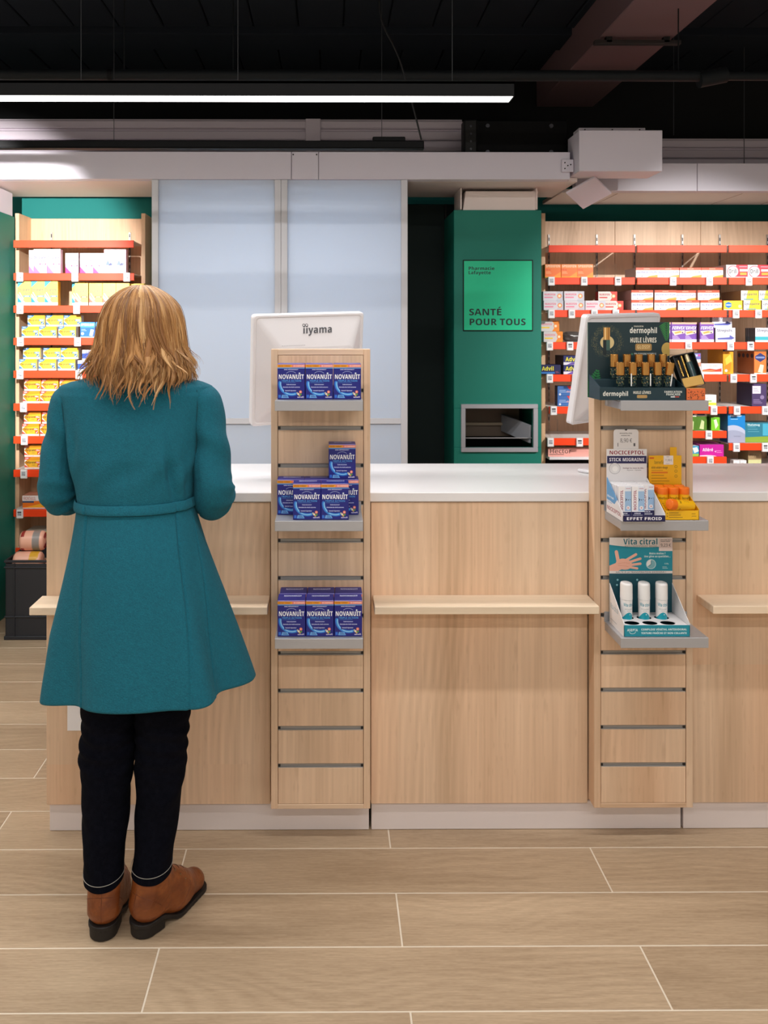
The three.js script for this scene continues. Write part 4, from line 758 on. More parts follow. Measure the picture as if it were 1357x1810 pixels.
K.night = cartonKind(0.061, 0.133, 0.045, 120, (c, W, H) => { rect(c, W, H, 0, 0, 1, 1, '#f7cfe3'); put(c, W, H, 'Doliprane', 0.06, 0.26, 0.85, 0.09, '#d0408c', 'normal'); lines(c, W, H, 0.2, 0.32, 0.6, 1, 0.05, '#c58ab0', 0.014); poly(c, W, H, [[0.15, 0.66], [0.35, 0.44], [0.5, 0.6], [0.8, 0.56], [0.75, 0.66]], '#5a77b8'); poly(c, W, H, [[0.4, 0.68], [0.6, 0.54], [0.72, 0.66]], '#2c3d78'); put(c, W, H, 'Suspension', 0.12, 0.84, 0.7, 0.07, '#d0408c', 'normal'); lines(c, W, H, 0.2, 0.9, 0.6, 2, 0.04, '#a88aa0', 0.016); }, '#ecc0d6', '#e8b4cf');
K.liqBlue = cartonKind(0.0735, 0.134, 0.045, 140, (c, W, H) => { liquid('#fbe46a', '#1c9ad6', '#a9d9ee', '#2d78b4', '#44b4e0')(c, W, H); rect(c, W, H, 0, 0.87, 1, 0.13, '#fdf4f0'); lines(c, W, H, 0.14, 0.9, 0.7, 2, 0.05, '#d07a7a', 0.015); }, '#e0862a', '#f3a818');
K.liqRed = cartonKind(0.0735, 0.124, 0.045, 140, (c, W, H) => { liquid('#fbe46a', '#f0705c', '#f7b79a', '#d0503c')(c, W, H); rect(c, W, H, 0, 0.86, 1, 0.14, '#fdf1ec'); lines(c, W, H, 0.14, 0.89, 0.7, 2, 0.05, '#d07a7a', 0.015); }, '#dd2f24', '#e9c048');
const tabs = (body, hi, mark, chip) => (c, W, H) => { rect(c, W, H, 0, 0, 1, 1, '#faf0e6'); poly(c, W, H, [[0.34, 0], [1, 0], [1, 0.84], [0.24, 0.84], [0.0, 0.45]], body); poly(c, W, H, [[0.2, 0.3], [1, 0.22], [1, 0.84], [0.3, 0.84]], hi); poly(c, W, H, [[0, 0], [0.4, 0], [0.22, 0.22], [0, 0.22]], mark); poly(c, W, H, [[0, 0.62], [0.24, 0.84], [0, 0.84]], mark); put(c, W, H, '1000', 0.04, 0.15, 0.2, 0.1, '#e9eef6'); put(c, W, H, 'Doliprane', 0.06, 0.53, 0.6, 0.19, '#22212a'); rect(c, W, H, 0.66, 0.36, 0.28, 0.16, mark); put(c, W, H, '1000mg', 0.69, 0.49, 0.22, 0.1, '#fff'); rect(c, W, H, 0.77, 0.56, 0.18, 0.24, chip); poly(c, W, H, [[0.8, 0.74], [0.9, 0.6], [0.93, 0.64], [0.84, 0.78]], '#f5f3f0'); lines(c, W, H, 0.44, 0.64, 0.26, 1, 0.1, '#8a7a4a', 0.03); lines(c, W, H, 0.16, 0.9, 0.6, 1, 0.1, '#d8aeb0', 0.03); };
K.tabBlue = cartonKind(0.096, 0.062, 0.05, 160, tabs('#f0c028', '#f8e648', '#2a7cc4', '#1f66ac'), '#e6a028', '#e8e2d8');
K.tabOrange = cartonKind(0.093, 0.066, 0.05, 160, tabs('#ec9a1c', '#f4bc30', '#e0503a', '#d8402c'), '#e2792a', '#f0a028');
K.effer = cartonKind(0.082, 0.087, 0.05, 128, (c, W, H) => { rect(c, W, H, 0, 0, 1, 1, '#1470cf'); rect(c, W, H, 0, 0.04, 1, 0.32, '#3fa0e8'); put(c, W, H, 'EFFERALGAN', 0.05, 0.26, 0.86, 0.16, '#fff', 'italic bold'); poly(c, W, H, [[0.6, 0.86], [0.7, 0.46], [0.92, 0.5], [0.82, 0.9]], '#cfe6fa'); disc(c, W, H, 0.16, 0.74, 0.1, '#dceefc'); lines(c, W, H, 0.08, 0.46, 0.4, 2, 0.08, '#b7d8f4', 0.03); rect(c, W, H, 0, 0.93, 1, 0.07, '#eef4fa'); }, '#2c86d8', '#0f5cb0');
K.blueWhite = cartonKind(0.105, 0.056, 0.05, 128, (c, W, H) => { rect(c, W, H, 0, 0, 1, 1, '#f0f0f6'); poly(c, W, H, [[0, 0.35], [0.5, 0.3], [1, 0.5], [1, 0.85], [0, 0.85]], '#1c56c0'); put(c, W, H, 'Dafalgan', 0.1, 0.28, 0.5, 0.18, '#2a4a90'); lines(c, W, H, 0.3, 0.55, 0.5, 2, 0.14, '#cfe0f8', 0.05); }, '#dfe2ee', '#2a58b4');
K.frontadol = cartonKind(0.125, 0.03, 0.12, 160, (c, W, H) => { rect(c, W, H, 0, 0, 1, 1, '#f6e9e6'); put(c, W, H, 'FRONTADOL', 0.05, 0.8, 0.55, 0.6, '#c25a50', 'normal'); }, '#e0977c', '#eecfc4');
K.orangeFlat = cartonKind(0.125, 0.042, 0.12, 128, (c, W, H) => { rect(c, W, H, 0, 0, 1, 1, '#f07a1c'); poly(c, W, H, [[0, 0.9], [1, 0.2], [1, 0.75], [0, 1]], '#f9b428'); rect(c, W, H, 0, 0, 0.5, 0.22, '#3a4a70'); rect(c, W, H, 0, 0.84, 1, 0.16, '#f6d6d0'); }, '#3a4a70', '#f07a1c');
K.para = cartonKind(0.098, 0.042, 0.14, 160, (c, W, H) => { rect(c, W, H, 0, 0, 1, 1, '#dfe0da'); rect(c, W, H, 0, 0.05, 1, 0.16, '#d8c84a'); put(c, W, H, 'Paracétamol 500 mg', 0.04, 0.62, 0.88, 0.24, '#3c4a58', 'normal'); lines(c, W, H, 0.3, 0.75, 0.4, 1, 0.1, '#9aa0a0', 0.05); }, '#c9c4b4', '#d6d4cc');
K.spedifen = cartonKind(0.09, 0.075, 0.06, 140, (c, W, H) => { rect(c, W, H, 0, 0, 1, 1, '#f4741a'); rect(c, W, H, 0, 0, 1, 0.3, '#f58a3c'); put(c, W, H, 'SPEDIFEN', 0.05, 0.24, 0.9, 0.18, '#fbd8bc'); put(c, W, H, '400 mg', 0.05, 0.46, 0.3, 0.1, '#e04020'); lines(c, W, H, 0.06, 0.56, 0.4, 2, 0.1, '#fbc89c', 0.03); poly(c, W, H, [[0.5, 0.95], [1, 0.55], [1, 1], [0.5, 1]], '#f9981c'); rect(c, W, H, 0, 0.94, 1, 0.06, '#f6c81c'); }, '#f07022', '#e8843c');
K.oscillo = cartonKind(0.122, 0.056, 0.06, 180, (c, W, H) => { rect(c, W, H, 0, 0, 1, 1, '#f1edec'); rect(c, W, H, 0, 0, 1, 0.26, '#ee4a22'); put(c, W, H, 'BOIRON', 0.36, 0.18, 0.28, 0.11, '#f9b49c'); put(c, W, H, 'oscillococcinum', 0.05, 0.56, 0.9, 0.22, '#3f5aa0', 'bold'); poly(c, W, H, [[0.5, 1], [0.62, 0.84], [1, 0.72], [1, 1]], '#f5a030'); disc(c, W, H, 0.08, 0.84, 0.035, '#f4b8b4'); poly(c, W, H, [[0.24, 0.88], [0.28, 0.8], [0.33, 0.88]], '#2a3a68'); }, '#e8503a', '#b59a94');
const target = (c, W, H, x, y, r) => { disc(c, W, H, x, y, r, '#ee7a3c'); disc(c, W, H, x, y, r * 0.72, '#f6c88c'); disc(c, W, H, x, y, r * 0.45, '#fbeecb'); };
const nuro = (bg, arrow, txt, strip) => (c, W, H) => { rect(c, W, H, 0, 0, 1, 1, bg); poly(c, W, H, [[0.62, 0], [1, 0], [1, 1], [0.62, 1], [0.78, 0.5]], arrow); put(c, W, H, 'NUROFEN', 0.06, 0.44, 0.55, 0.2, txt); rect(c, W, H, 0.06, 0.58, 0.42, 0.13, strip); target(c, W, H, 0.8, 0.5, 0.11); };
K.nuroGrey = cartonKind(0.114, 0.053, 0.05, 140, nuro('#d6d3da', '#c4c6d0', '#e0607c', '#e6809c'), '#c9c4cc', '#b4aeb6');
K.nuroRed = cartonKind(0.108, 0.053, 0.05, 140, nuro('#d2cfc9', '#d8301c', '#b02a2c', '#c8302c'), '#b83a34', '#b4282a');
K.nuroOrange = cartonKind(0.108, 0.06, 0.05, 140, nuro('#d4d0d0', '#ee8a1c', '#e0808c', '#f2cc3c'), '#c8beb8', '#c9c2bc');
K.drill = cartonKind(0.122, 0.072, 0.06, 160, (c, W, H) => { rect(c, W, H, 0, 0, 1, 1, '#e8283c'); rect(c, W, H, 0, 0, 0.46, 1, '#f8f3f3'); rect(c, W, H, 0.6, 0.12, 0.36, 0.07, '#f490a0'); rect(c, W, H, 0.62, 0.34, 0.36, 0.18, '#f6d8d8'); rect(c, W, H, 0.64, 0.6, 0.3, 0.2, '#f4a030'); disc(c, W, H, 0.32, 0.52, 0.27, '#e04458'); disc(c, W, H, 0.32, 0.52, 0.235, '#fbfafa'); put(c, W, H, 'Drill', 0.12, 0.66, 0.4, 0.34, '#2c2a32'); rect(c, W, H, 0, 0.93, 1, 0.07, '#f6eaea'); }, '#e8d6d6', '#dcd2d2');
K.lysoHex = cartonKind(0.106, 0.053, 0.06, 140, (c, W, H) => { rect(c, W, H, 0, 0, 1, 1, '#f6d52c'); poly(c, W, H, [[0.1, 0.3], [0.26, 0.12], [0.42, 0.3], [0.42, 0.62], [0.26, 0.8], [0.1, 0.62]], '#1c74cc'); rect(c, W, H, 0.13, 0.4, 0.26, 0.12, '#cfe4f6'); disc(c, W, H, 0.86, 0.6, 0.09, '#f8e8a0'); rect(c, W, H, 0, 0.9, 1, 0.1, '#f4f0d8'); lines(c, W, H, 0.5, 0.4, 0.3, 2, 0.2, '#d8b020', 0.05); }, '#e8c838', '#e6c24a');
K.lyso = cartonKind(0.098, 0.055, 0.06, 140, (c, W, H) => { rect(c, W, H, 0, 0, 1, 1, '#f8e030'); poly(c, W, H, [[0, 0], [0.4, 0], [0.28, 1], [0, 1]], '#f8f6e6'); put(c, W, H, 'Lysopaïne', 0.06, 0.48, 0.86, 0.26, '#2a3460'); rect(c, W, H, 0.16, 0.84, 0.55, 0.1, '#3f8aa8'); lines(c, W, H, 0.4, 0.62, 0.4, 1, 0.1, '#d0b030', 0.04); }, '#d8c050', '#a4826c');
K.fervex = cartonKind(0.08, 0.111, 0.05, 130, (c, W, H) => { rect(c, W, H, 0, 0, 1, 1, '#7a4cae'); rect(c, W, H, 0.06, 0, 0.94, 0.1, '#f2b49c'); poly(c, W, H, [[0.04, 0.44], [0.94, 0.4], [0.94, 0.55], [0.24, 0.66]], '#f8dcc4'); poly(c, W, H, [[0.2, 0.52], [0.6, 0.44], [0.8, 0.5], [0.3, 0.58]], '#f4a848'); put(c, W, H, 'FERVEX', 0.05, 0.36, 0.88, 0.16, '#ffffff', 'italic bold'); lines(c, W, H, 0.1, 0.68, 0.5, 3, 0.06, '#d6c4ec', 0.025); disc(c, W, H, 0.8, 0.52, 0.05, '#3a2a70'); rect(c, W, H, 0, 0.86, 1, 0.14, '#f3ecf4'); lines(c, W, H, 0.1, 0.89, 0.6, 2, 0.05, '#c7b4d4', 0.015); }, '#e6b4a8', '#5c2f56');
const streps = (low) => (c, W, H) => { rect(c, W, H, 0, 0, 1, 1, '#e4e4ee'); put(c, W, H, 'Strepsils', 0.08, 0.28, 0.76, 0.2, '#55586e'); lines(c, W, H, 0.1, 0.42, 0.4, 1, 0.08, '#b0b2c4', 0.03); if (low) { rect(c, W, H, 0, 0.62, 1, 0.24, '#3fb4c4'); rect(c, W, H, 0, 0.86, 1, 0.14, '#d8eef0'); } else { poly(c, W, H, [[0.1, 0.72], [0.7, 0.66], [0.72, 0.5], [0.96, 0.72], [0.8, 0.82], [0.12, 0.82]], '#5860b0'); rect(c, W, H, 0, 0.94, 1, 0.06, '#f2f2f6'); } };
K.streps = cartonKind(0.112, 0.08, 0.03, 140, streps(false), '#c9c7d2', '#8f8c98');
K.strepsTeal = cartonKind(0.112, 0.08, 0.02, 140, streps(true), '#c9c7d2', '#4a4346');
const adv = (mark) => (c, W, H) => { rect(c, W, H, 0, 0, 1, 1, '#1c2464'); rect(c, W, H, 0, 0.7, 1, 0.3, '#e9e4f0'); poly(c, W, H, [[0.2, 0.98], [0.5, 0.72], [0.98, 0.74], [0.98, 0.94]], mark); put(c, W, H, 'Advil', 0.12, 0.6, 0.74, 0.44, '#f6ec3c'); };
K.advil = cartonKind(0.096, 0.052, 0.06, 140, adv('#6a4cae'), '#232a5c', '#3a3846');
K.advilBlue = cartonKind(0.112, 0.053, 0.06, 140, (c, W, H) => { rect(c, W, H, 0, 0, 1, 1, '#1a1e50'); put(c, W, H, 'Advil', 0.06, 0.62, 0.6, 0.44, '#f6ec3c'); rect(c, W, H, 0, 0.76, 0.7, 0.18, '#2f78c8'); lines(c, W, H, 0.74, 0.7, 0.2, 2, 0.12, '#b05a6a', 0.04); }, '#23285a', '#191c3c');
K.pinkTall = cartonKind(0.05, 0.118, 0.05, 96, (c, W, H) => { rect(c, W, H, 0, 0, 1, 1, '#f7ede9'); rect(c, W, H, 0, 0, 1, 0.3, '#6f72b8'); put(c, W, H, 'VICKS', 0.1, 0.16, 0.55, 0.1, '#f4f2f8'); disc(c, W, H, 0.8, 0.1, 0.12, '#e0409c'); poly(c, W, H, [[0, 0.5], [1, 0.42], [1, 0.62], [0, 0.74]], '#f29c84'); lines(c, W, H, 0.2, 0.8, 0.6, 2, 0.06, '#d9b0a8', 0.02); }, '#4f5490', '#d9c9c4');
K.whiteRed = cartonKind(0.12, 0.06, 0.06, 140, (c, W, H) => { rect(c, W, H, 0, 0, 1, 1, '#f9f4f2'); put(c, W, H, 'Vitascorbol', 0.24, 0.28, 0.54, 0.14, '#8a5a5c', 'normal'); poly(c, W, H, [[0.05, 0.6], [0.4, 0.48], [0.7, 0.56], [0.95, 0.44], [0.95, 0.76], [0.5, 0.78], [0.05, 0.76]], '#ec4a34'); poly(c, W, H, [[0.05, 0.66], [0.5, 0.62], [0.7, 0.7], [0.05, 0.74]], '#f4a060'); }, '#eadad6', '#d8c6c2');
K.amber = cartonKind(0.058, 0.142, 0.04, 110, (c, W, H) => { rect(c, W, H, 0, 0, 1, 1, '#f3a51c'); rect(c, W, H, 0, 0, 1, 0.1, '#2a2f66'); put(c, W, H, 'HUMEX', 0.16, 0.08, 0.66, 0.05, '#e9e4f0'); poly(c, W, H, [[0.2, 0.4], [0.7, 0.2], [0.9, 0.5], [0.4, 0.8]], '#f7c84c'); poly(c, W, H, [[0.1, 0.7], [0.8, 0.5], [0.7, 0.9], [0.2, 0.95]], '#f08a1c'); lines(c, W, H, 0.2, 0.14, 0.6, 2, 0.04, '#b87414', 0.015); disc(c, W, H, 0.3, 0.86, 0.14, '#f7ded2'); }, '#2a2f66', '#c9821a');
K.orangeHex = cartonKind(0.068, 0.127, 0.05, 110, (c, W, H) => { rect(c, W, H, 0, 0, 1, 1, '#f4803c'); rect(c, W, H, 0, 0, 1, 0.1, '#d8702c'); poly(c, W, H, [[0.08, 0.2], [0.5, 0.06], [0.92, 0.2], [0.92, 0.32], [0.5, 0.46], [0.08, 0.32]], '#2c3670'); rect(c, W, H, 0.14, 0.22, 0.72, 0.08, '#8090c0'); poly(c, W, H, [[0.3, 0.9], [0.5, 0.56], [0.8, 0.6], [0.7, 0.94]], '#f9d8c4'); rect(c, W, H, 0, 0.94, 1, 0.06, '#f6ded4'); }, '#d8702c', (c, W, H) => { rect(c, W, H, 0, 0, 1, 1, '#b3683c'); poly(c, W, H, [[0.2, 0.14], [0.5, 0.08], [0.8, 0.14], [0.8, 0.24], [0.5, 0.3], [0.2, 0.24]], '#3a3242'); });
K.blueRed = cartonKind(0.104, 0.056, 0.06, 128, (c, W, H) => { rect(c, W, H, 0, 0, 1, 1, '#3f6fb4'); poly(c, W, H, [[0.5, 0], [1, 0], [1, 0.34], [0.62, 0.34]], '#d8404a'); lines(c, W, H, 0.1, 0.42, 0.5, 2, 0.16, '#a9c4e6', 0.06); put(c, W, H, 'Antarène', 0.5, 0.66, 0.42, 0.2, '#f0b8bc'); disc(c, W, H, 0.14, 0.84, 0.06, '#e4e8f2'); }, '#2a4070', '#2c3a5c');
K.whiteGreen = cartonKind(0.076, 0.064, 0.05, 110, (c, W, H) => { rect(c, W, H, 0, 0, 1, 1, '#f3f2f0'); put(c, W, H, 'one', 0.1, 0.36, 0.28, 0.16, '#9a9ca0', 'normal'); lines(c, W, H, 0.5, 0.26, 0.4, 1, 0.1, '#b9bcc0', 0.02); rect(c, W, H, 0.05, 0.5, 0.6, 0.1, '#8cc44c'); poly(c, W, H, [[0, 0.92], [0.4, 0.66], [1, 0.7], [1, 0.92]], '#eee04c'); }, '#d9d8d4', '#cfcdc8');
K.plum = cartonKind(0.082, 0.126, 0.06, 110, (c, W, H) => { rect(c, W, H, 0, 0, 1, 1, '#4a3a66'); rect(c, W, H, 0.04, 0.1, 0.56, 0.34, '#e6e0ea'); lines(c, W, H, 0.1, 0.2, 0.4, 3, 0.07, '#9a8ab0', 0.02); disc(c, W, H, 0.7, 0.6, 0.14, '#8a7aa4'); lines(c, W, H, 0.1, 0.7, 0.6, 3, 0.07, '#a898c0', 0.02); }, '#2c2440', '#2e2848');
K.greenA = cartonKind(0.06, 0.1, 0.05, 96, (c, W, H) => { rect(c, W, H, 0, 0, 1, 1, '#4f7d24'); rect(c, W, H, 0, 0, 1, 0.22, '#dfe6da'); rect(c, W, H, 0.1, 0.06, 0.7, 0.1, '#3a5a8a'); poly(c, W, H, [[0.3, 0.9], [0.5, 0.4], [0.75, 0.5], [0.7, 0.95]], '#c9d8a0'); }, '#d0d8c8', '#2f4a1c');
K.greenB = cartonKind(0.05, 0.074, 0.05, 96, (c, W, H) => { rect(c, W, H, 0, 0, 1, 1, '#78cc2c'); poly(c, W, H, [[0.3, 0.2], [0.6, 0.14], [0.8, 0.6], [0.5, 0.9]], '#e6f2d0'); lines(c, W, H, 0.1, 0.1, 0.5, 1, 0.1, '#3f8a1c', 0.05); }, '#9ad860', '#3f6a1c');
K.blueTall = cartonKind(0.098, 0.168, 0.05, 128, (c, W, H) => { rect(c, W, H, 0, 0, 1, 1, '#1486d4'); put(c, W, H, 'Stérimar', 0.1, 0.13, 0.7, 0.075, '#f2f7fc', 'italic bold'); lines(c, W, H, 0.16, 0.2, 0.6, 1, 0.1, '#a9d4f2', 0.02); c.fillStyle = '#bcc4dc'; c.beginPath(); c.ellipse(W * 0.3, H * 0.85, W * 0.85, H * 0.44, 0, 0, 7); c.fill(); c.fillStyle = '#a2aac4'; c.beginPath(); c.ellipse(W * 0.35, H * 1.0, W * 0.9, H * 0.42, 0.1, 0, 7); c.fill(); put(c, W, H, 'Isotonique', 0.34, 0.8, 0.4, 0.04, '#6a7088', 'normal'); }, '#3fa0e0', '#2c6aa0');
K.tealBox = cartonKind(0.16, 0.11, 0.12, 128, (c, W, H) => { rect(c, W, H, 0, 0, 1, 1, '#2f7f96'); rect(c, W, H, 0.62, 0.05, 0.38, 0.6, '#4cb0d0'); lines(c, W, H, 0.1, 0.2, 0.4, 3, 0.12, '#7ab8c8', 0.02); poly(c, W, H, [[0, 0.74], [1, 0.68], [1, 1], [0, 1]], '#8aa83c'); put(c, W, H, 'Thalamag', 0.08, 0.16, 0.44, 0.1, '#dcecf0'); }, '#3a8496', '#1c4c5c');
K.magenta = cartonKind(0.136, 0.066, 0.08, 150, (c, W, H) => { rect(c, W, H, 0, 0, 1, 1, '#c81fa0'); put(c, W, H, 'Alléré', 0.12, 0.56, 0.44, 0.26, '#f8eef6'); poly(c, W, H, [[0.6, 0.55], [0.7, 0.5], [0.66, 0.68]], '#f6b4e0'); lines(c, W, H, 0.7, 0.5, 0.26, 2, 0.14, '#f090d0', 0.05); c.fillStyle = '#f8e4ee'; c.beginPath(); c.ellipse(W * 0.3, H * 1.0, W * 0.4, H * 0.12, 0, 0, 7); c.fill(); }, '#a8488c', '#8c1c78');
K.cyan = cartonKind(0.036, 0.058, 0.05, 64, (c, W, H) => { rect(c, W, H, 0, 0, 1, 1, '#3a9ccc'); poly(c, W, H, [[0, 0.2], [0.7, 0.1], [1, 0.5], [0.3, 0.7]], '#dff0ea'); rect(c, W, H, 0, 0.75, 1, 0.25, '#9ac44c'); }, '#c9d8dc', '#2a5a7c');
K.whiteSmall = cartonKind(0.036, 0.034, 0.04, 48, (c, W, H) => { rect(c, W, H, 0, 0, 1, 1, '#f3f1f0'); lines(c, W, H, 0.15, 0.4, 0.6, 1, 0.1, '#c0b8b8', 0.08); }, '#e2dfde', '#d6d2d0');
K.brown = cartonKind(0.075, 0.09, 0.06, 80, (c, W, H) => { rect(c, W, H, 0, 0, 1, 1, '#a8906c'); put(c, W, H, 'Phyto', 0.1, 0.4, 0.7, 0.16, '#5a4a34', 'normal'); rect(c, W, H, 0, 0.6, 1, 0.3, '#d4d49c'); }, '#cdbfa4', '#8a7450');

// ---------------------------------------------------------------- stock on the shelves
const DESC = { liqPink: 'white and pale pink upright carton', liqRose: 'white and magenta upright carton', night: 'all-pink upright carton', liqBlue: 'yellow and blue upright carton', liqRed: 'yellow and red upright carton', tabBlue: 'yellow and blue flat carton', tabOrange: 'orange flat carton', effer: 'bright blue carton', blueWhite: 'white and blue carton', frontadol: 'thin white carton', orangeFlat: 'orange and navy flat carton', para: 'grey carton with yellow band', spedifen: 'orange carton', oscillo: 'white carton, red-orange band', nuroGrey: 'silver carton with target', nuroRed: 'silver-red target carton', nuroOrange: 'silver and orange carton', drill: 'red-white ringed carton', lysoHex: 'yellow carton with blue hexagon', lyso: 'yellow and white carton', fervex: 'purple upright carton', streps: 'pale lilac lozenge carton', strepsTeal: 'pale carton with teal band', advil: 'navy carton, yellow lettering', advilBlue: 'navy and blue carton', pinkTall: 'narrow violet and white carton', whiteRed: 'white carton with red wave', amber: 'navy-topped amber carton', orangeHex: 'orange carton with hexagon', blueRed: 'blue and red carton', whiteGreen: 'small white and green carton', plum: 'dark plum carton', greenA: 'dark green carton', greenB: 'small bright green carton', blueTall: 'tall blue carton', tealBox: 'large teal carton', magenta: 'magenta carton', cyan: 'small cyan carton', whiteSmall: 'tiny white carton', brown: 'beige carton' };
// items: [kind, left pixel on the shelf-edge plane, tier 0/1/2, set-back in metres, how many deep]
function stock(unitName, shelfWord, X, y, zEdge, items) {
  const rows = new Map();
  const list = items.map(([k, px, tier = 0, back = 0.02, deep = 1]) => ({ k, x: X(px), tier, back, deep }));
  const tiersUsed = Math.max(...list.map((i) => i.tier));
  for (const it of list.sort((a, b) => a.x - b.x)) {
    const kind = K[it.k], key = it.tier; rows.set(key, (rows.get(key) || 0) + 1);
    const n = rows.get(key);
    let yy = y + 0.0005; if (it.tier) { const below = list.filter((o) => o.tier === it.tier - 1).sort((a, b) => Math.abs(a.x + K[a.k].w / 2 - it.x - kind.w / 2) - Math.abs(b.x + K[b.k].w / 2 - it.x - kind.w / 2))[0]; yy += (below ? K[below.k].h : kind.h) * it.tier + 0.0004; }
    for (let d = 0; d < it.deep; d++) {
      const place = ORD[n - 1] + ' from left' + (tiersUsed ? ', ' + ['lower', 'upper', 'top'][it.tier] + ' row' : '') + ', ' + shelfWord + ' shelf, ' + unitName;
      carton(kind, it.x + kind.w / 2 + (d ? 0.0015 * d : 0), yy, -(zEdge + it.back + d * (kind.d + 0.002)), DESC[it.k] + ', ' + place + (d ? ', ' + ORD[d] + ' deep' : ''), 'carton', 'medicine cartons on the ' + unitName, 'medicine_carton', (rnd() - 0.5) * 0.03);
    }
  }
}
const Ls = (row, w, items) => stock('left unit', w, LX, LY[row], 4.62, items);
Ls(1, 'second', [['liqPink', 44, 0, 0.07], ['liqPink', 58], ['liqPink', 82], ['liqRose', 111, 0, 0.05], ['liqRose', 137, 0, 0.05], ['liqRose', 160, 0, 0.05], ['night', 182.5], ['night', 202]]);
Ls(2, 'third', [['liqBlue', 30], ['liqBlue', 54], ['liqBlue', 77.5], ['liqBlue', 119, 0, 0.09], ['liqRed', 131], ['liqRed', 156], ['liqRed', 180], ['liqRed', 204], ['liqRed', 228, 0, 0.05]]);
Ls(3, 'fourth', [['tabBlue', 37], ['tabBlue', 68], ['tabBlue', 102], ['tabBlue', 44, 1, 0.05], ['tabBlue', 77, 1, 0.05], ['tabBlue', 108.5, 1, 0.05], ['effer', 140.5], ['effer', 168], ['blueWhite', 200]]);
Ls(4, 'fifth', [['tabBlue', 33], ['tabBlue', 67], ['tabBlue', 101], ['tabBlue', 36, 1, 0.05], ['tabBlue', 72, 1, 0.05], ['tabBlue', 103.5, 1, 0.05], ['blueWhite', 136], ['blueWhite', 141, 1, 0.05], ['blueWhite', 176], ['blueWhite', 211]]);
Ls(5, 'sixth', [['tabOrange', 39.5], ['tabOrange', 70], ['tabOrange', 101], ['tabOrange', 39, 1, 0.04], ['tabOrange', 70, 1, 0.04], ['tabOrange', 102, 1, 0.04], ['tabOrange', 132]]);
Ls(6, 'seventh', [['tabOrange', 38], ['tabOrange', 69.5], ['tabOrange', 101], ['tabOrange', 40, 1, 0.03], ['tabOrange', 72, 1, 0.03]]);
Ls(7, 'eighth', [['tabOrange', 42], ['tabOrange', 74], ['tabOrange', 40.5, 1, 0.03], ['tabOrange', 73, 1, 0.03]]);
Ls(8, 'ninth', [['orangeFlat', 38.5], ['frontadol', 38, 1], ['orangeFlat', 79], ['frontadol', 78.5, 1]]);
stock('left unit', 'bottom', LX, 0.345, 4.64, [['para', 38, 0, 0.02], ['para', 69.5, 0, 0.02], ['para', 101, 0, 0.02], ['para', 38.5, 1, 0.03], ['para', 70, 1, 0.03]]);
const Rs = (y, w, items) => stock('right unit', w, RXp, y, 4.68, items);
Rs(RYs[1], 'second', [['spedifen', 965], ['spedifen', 994], ['spedifen', 1022.5], ['oscillo', 1127, 0, 0.02, 3], ['oscillo', 1165.5], ['oscillo', 1205], ['oscillo', 1244, 0, 0.02, 3], ['drill', 1288, 0, 0.02, 3], ['drill', 1328, 0, 0.03], ['drill', 1368]]);
Rs(RYs[2], 'third', [['nuroGrey', 963.5, 0, 0.03], ['nuroGrey', 963.5, 1, 0.04], ['nuroGrey', 1000], ['nuroGrey', 1000, 1, 0.03], ['nuroGrey', 1037], ['nuroRed', 1074, 0, 0.05, 2], ['nuroRed', 1064, 1, 0.06], ['oscillo', 1119, 0, 0.02, 4], ['oscillo', 1119, 1, 0.02, 4], ['oscillo', 1160], ['oscillo', 1160.5, 1, 0.02, 2], ['oscillo', 1202], ['oscillo', 1200, 1, 0.05, 2], ['oscillo', 1242], ['oscillo', 1239, 1, 0.03, 2], ['lysoHex', 1283.5, 0, 0.02, 2], ['lyso', 1319], ['lyso', 1316, 1, 0.03, 4], ['lyso', 1352], ['lyso', 1348, 1, 0.03, 2]]);
Rs(RYs[3], 'fourth', [['nuroOrange', 963.5, 0, 0.03], ['nuroOrange', 960, 1, 0.06], ['fervex', 1164], ['fervex', 1190, 0, 0.02, 3], ['fervex', 1215, 0, 0.05, 3], ['fervex', 1241, 0, 0.02, 3], ['streps', 1269], ['streps', 1269, 1, 0.06], ['strepsTeal', 1340, 0, 0.02, 6]]);
Rs(RYs[4], 'fifth', [['advilBlue', 958.5, 0, 0.03, 2], ['advil', 998, 0, 0.02, 3], ['advil', 998, 1, 0.02, 3], ['pinkTall', 1227], ['whiteRed', 1243.5], ['amber', 1284, 0, 0.03, 5], ['orangeHex', 1338, 0, 0.02, 4]]);
Rs(RYs[5], 'sixth', [['blueRed', 990, 0, 0.05], ['blueRed', 990, 1, 0.05], ['whiteGreen', 1246.5, 0, 0.02], ['plum', 1334, 0, 0.02, 3]]);
Rs(0.985, 'seventh', [['greenA', 1216, 0, 0.02], ['greenA', 1236, 0, 0.03, 3], ['greenB', 1261, 0, 0.02, 3]]);
Rs(0.84, 'eighth', [['cyan', 1228, 0, 0.02, 2], ['magenta', 1240, 0, 0.015, 2]]);
stock('far right bay', 'seventh', RXp, 0.916, 4.68, [['blueTall', 1291, 0, 0.02, 2], ['tealBox', 1325, 0, 0.04, 1]]);
stock('far right bay', 'bottom', RXp, 0.78, 4.7, [['whiteSmall', 1304], ['whiteSmall', 1316], ['brown', 1332, 0, 0.03, 2]]);
{ const u = thing('low_shelf_board', 'white low shelf board under the beige and tiny white cartons', 'shelf', [2.5, 0.765, -4.87]); part('board', at(cbox(0.48, 0.014, 0.34, 0.001), 0, 0.007, 0), M.white, u); part('leg_panel', at(cbox(0.46, 0.764, 0.02, 0.001), 0, -0.383, -0.1), M.white, u); }
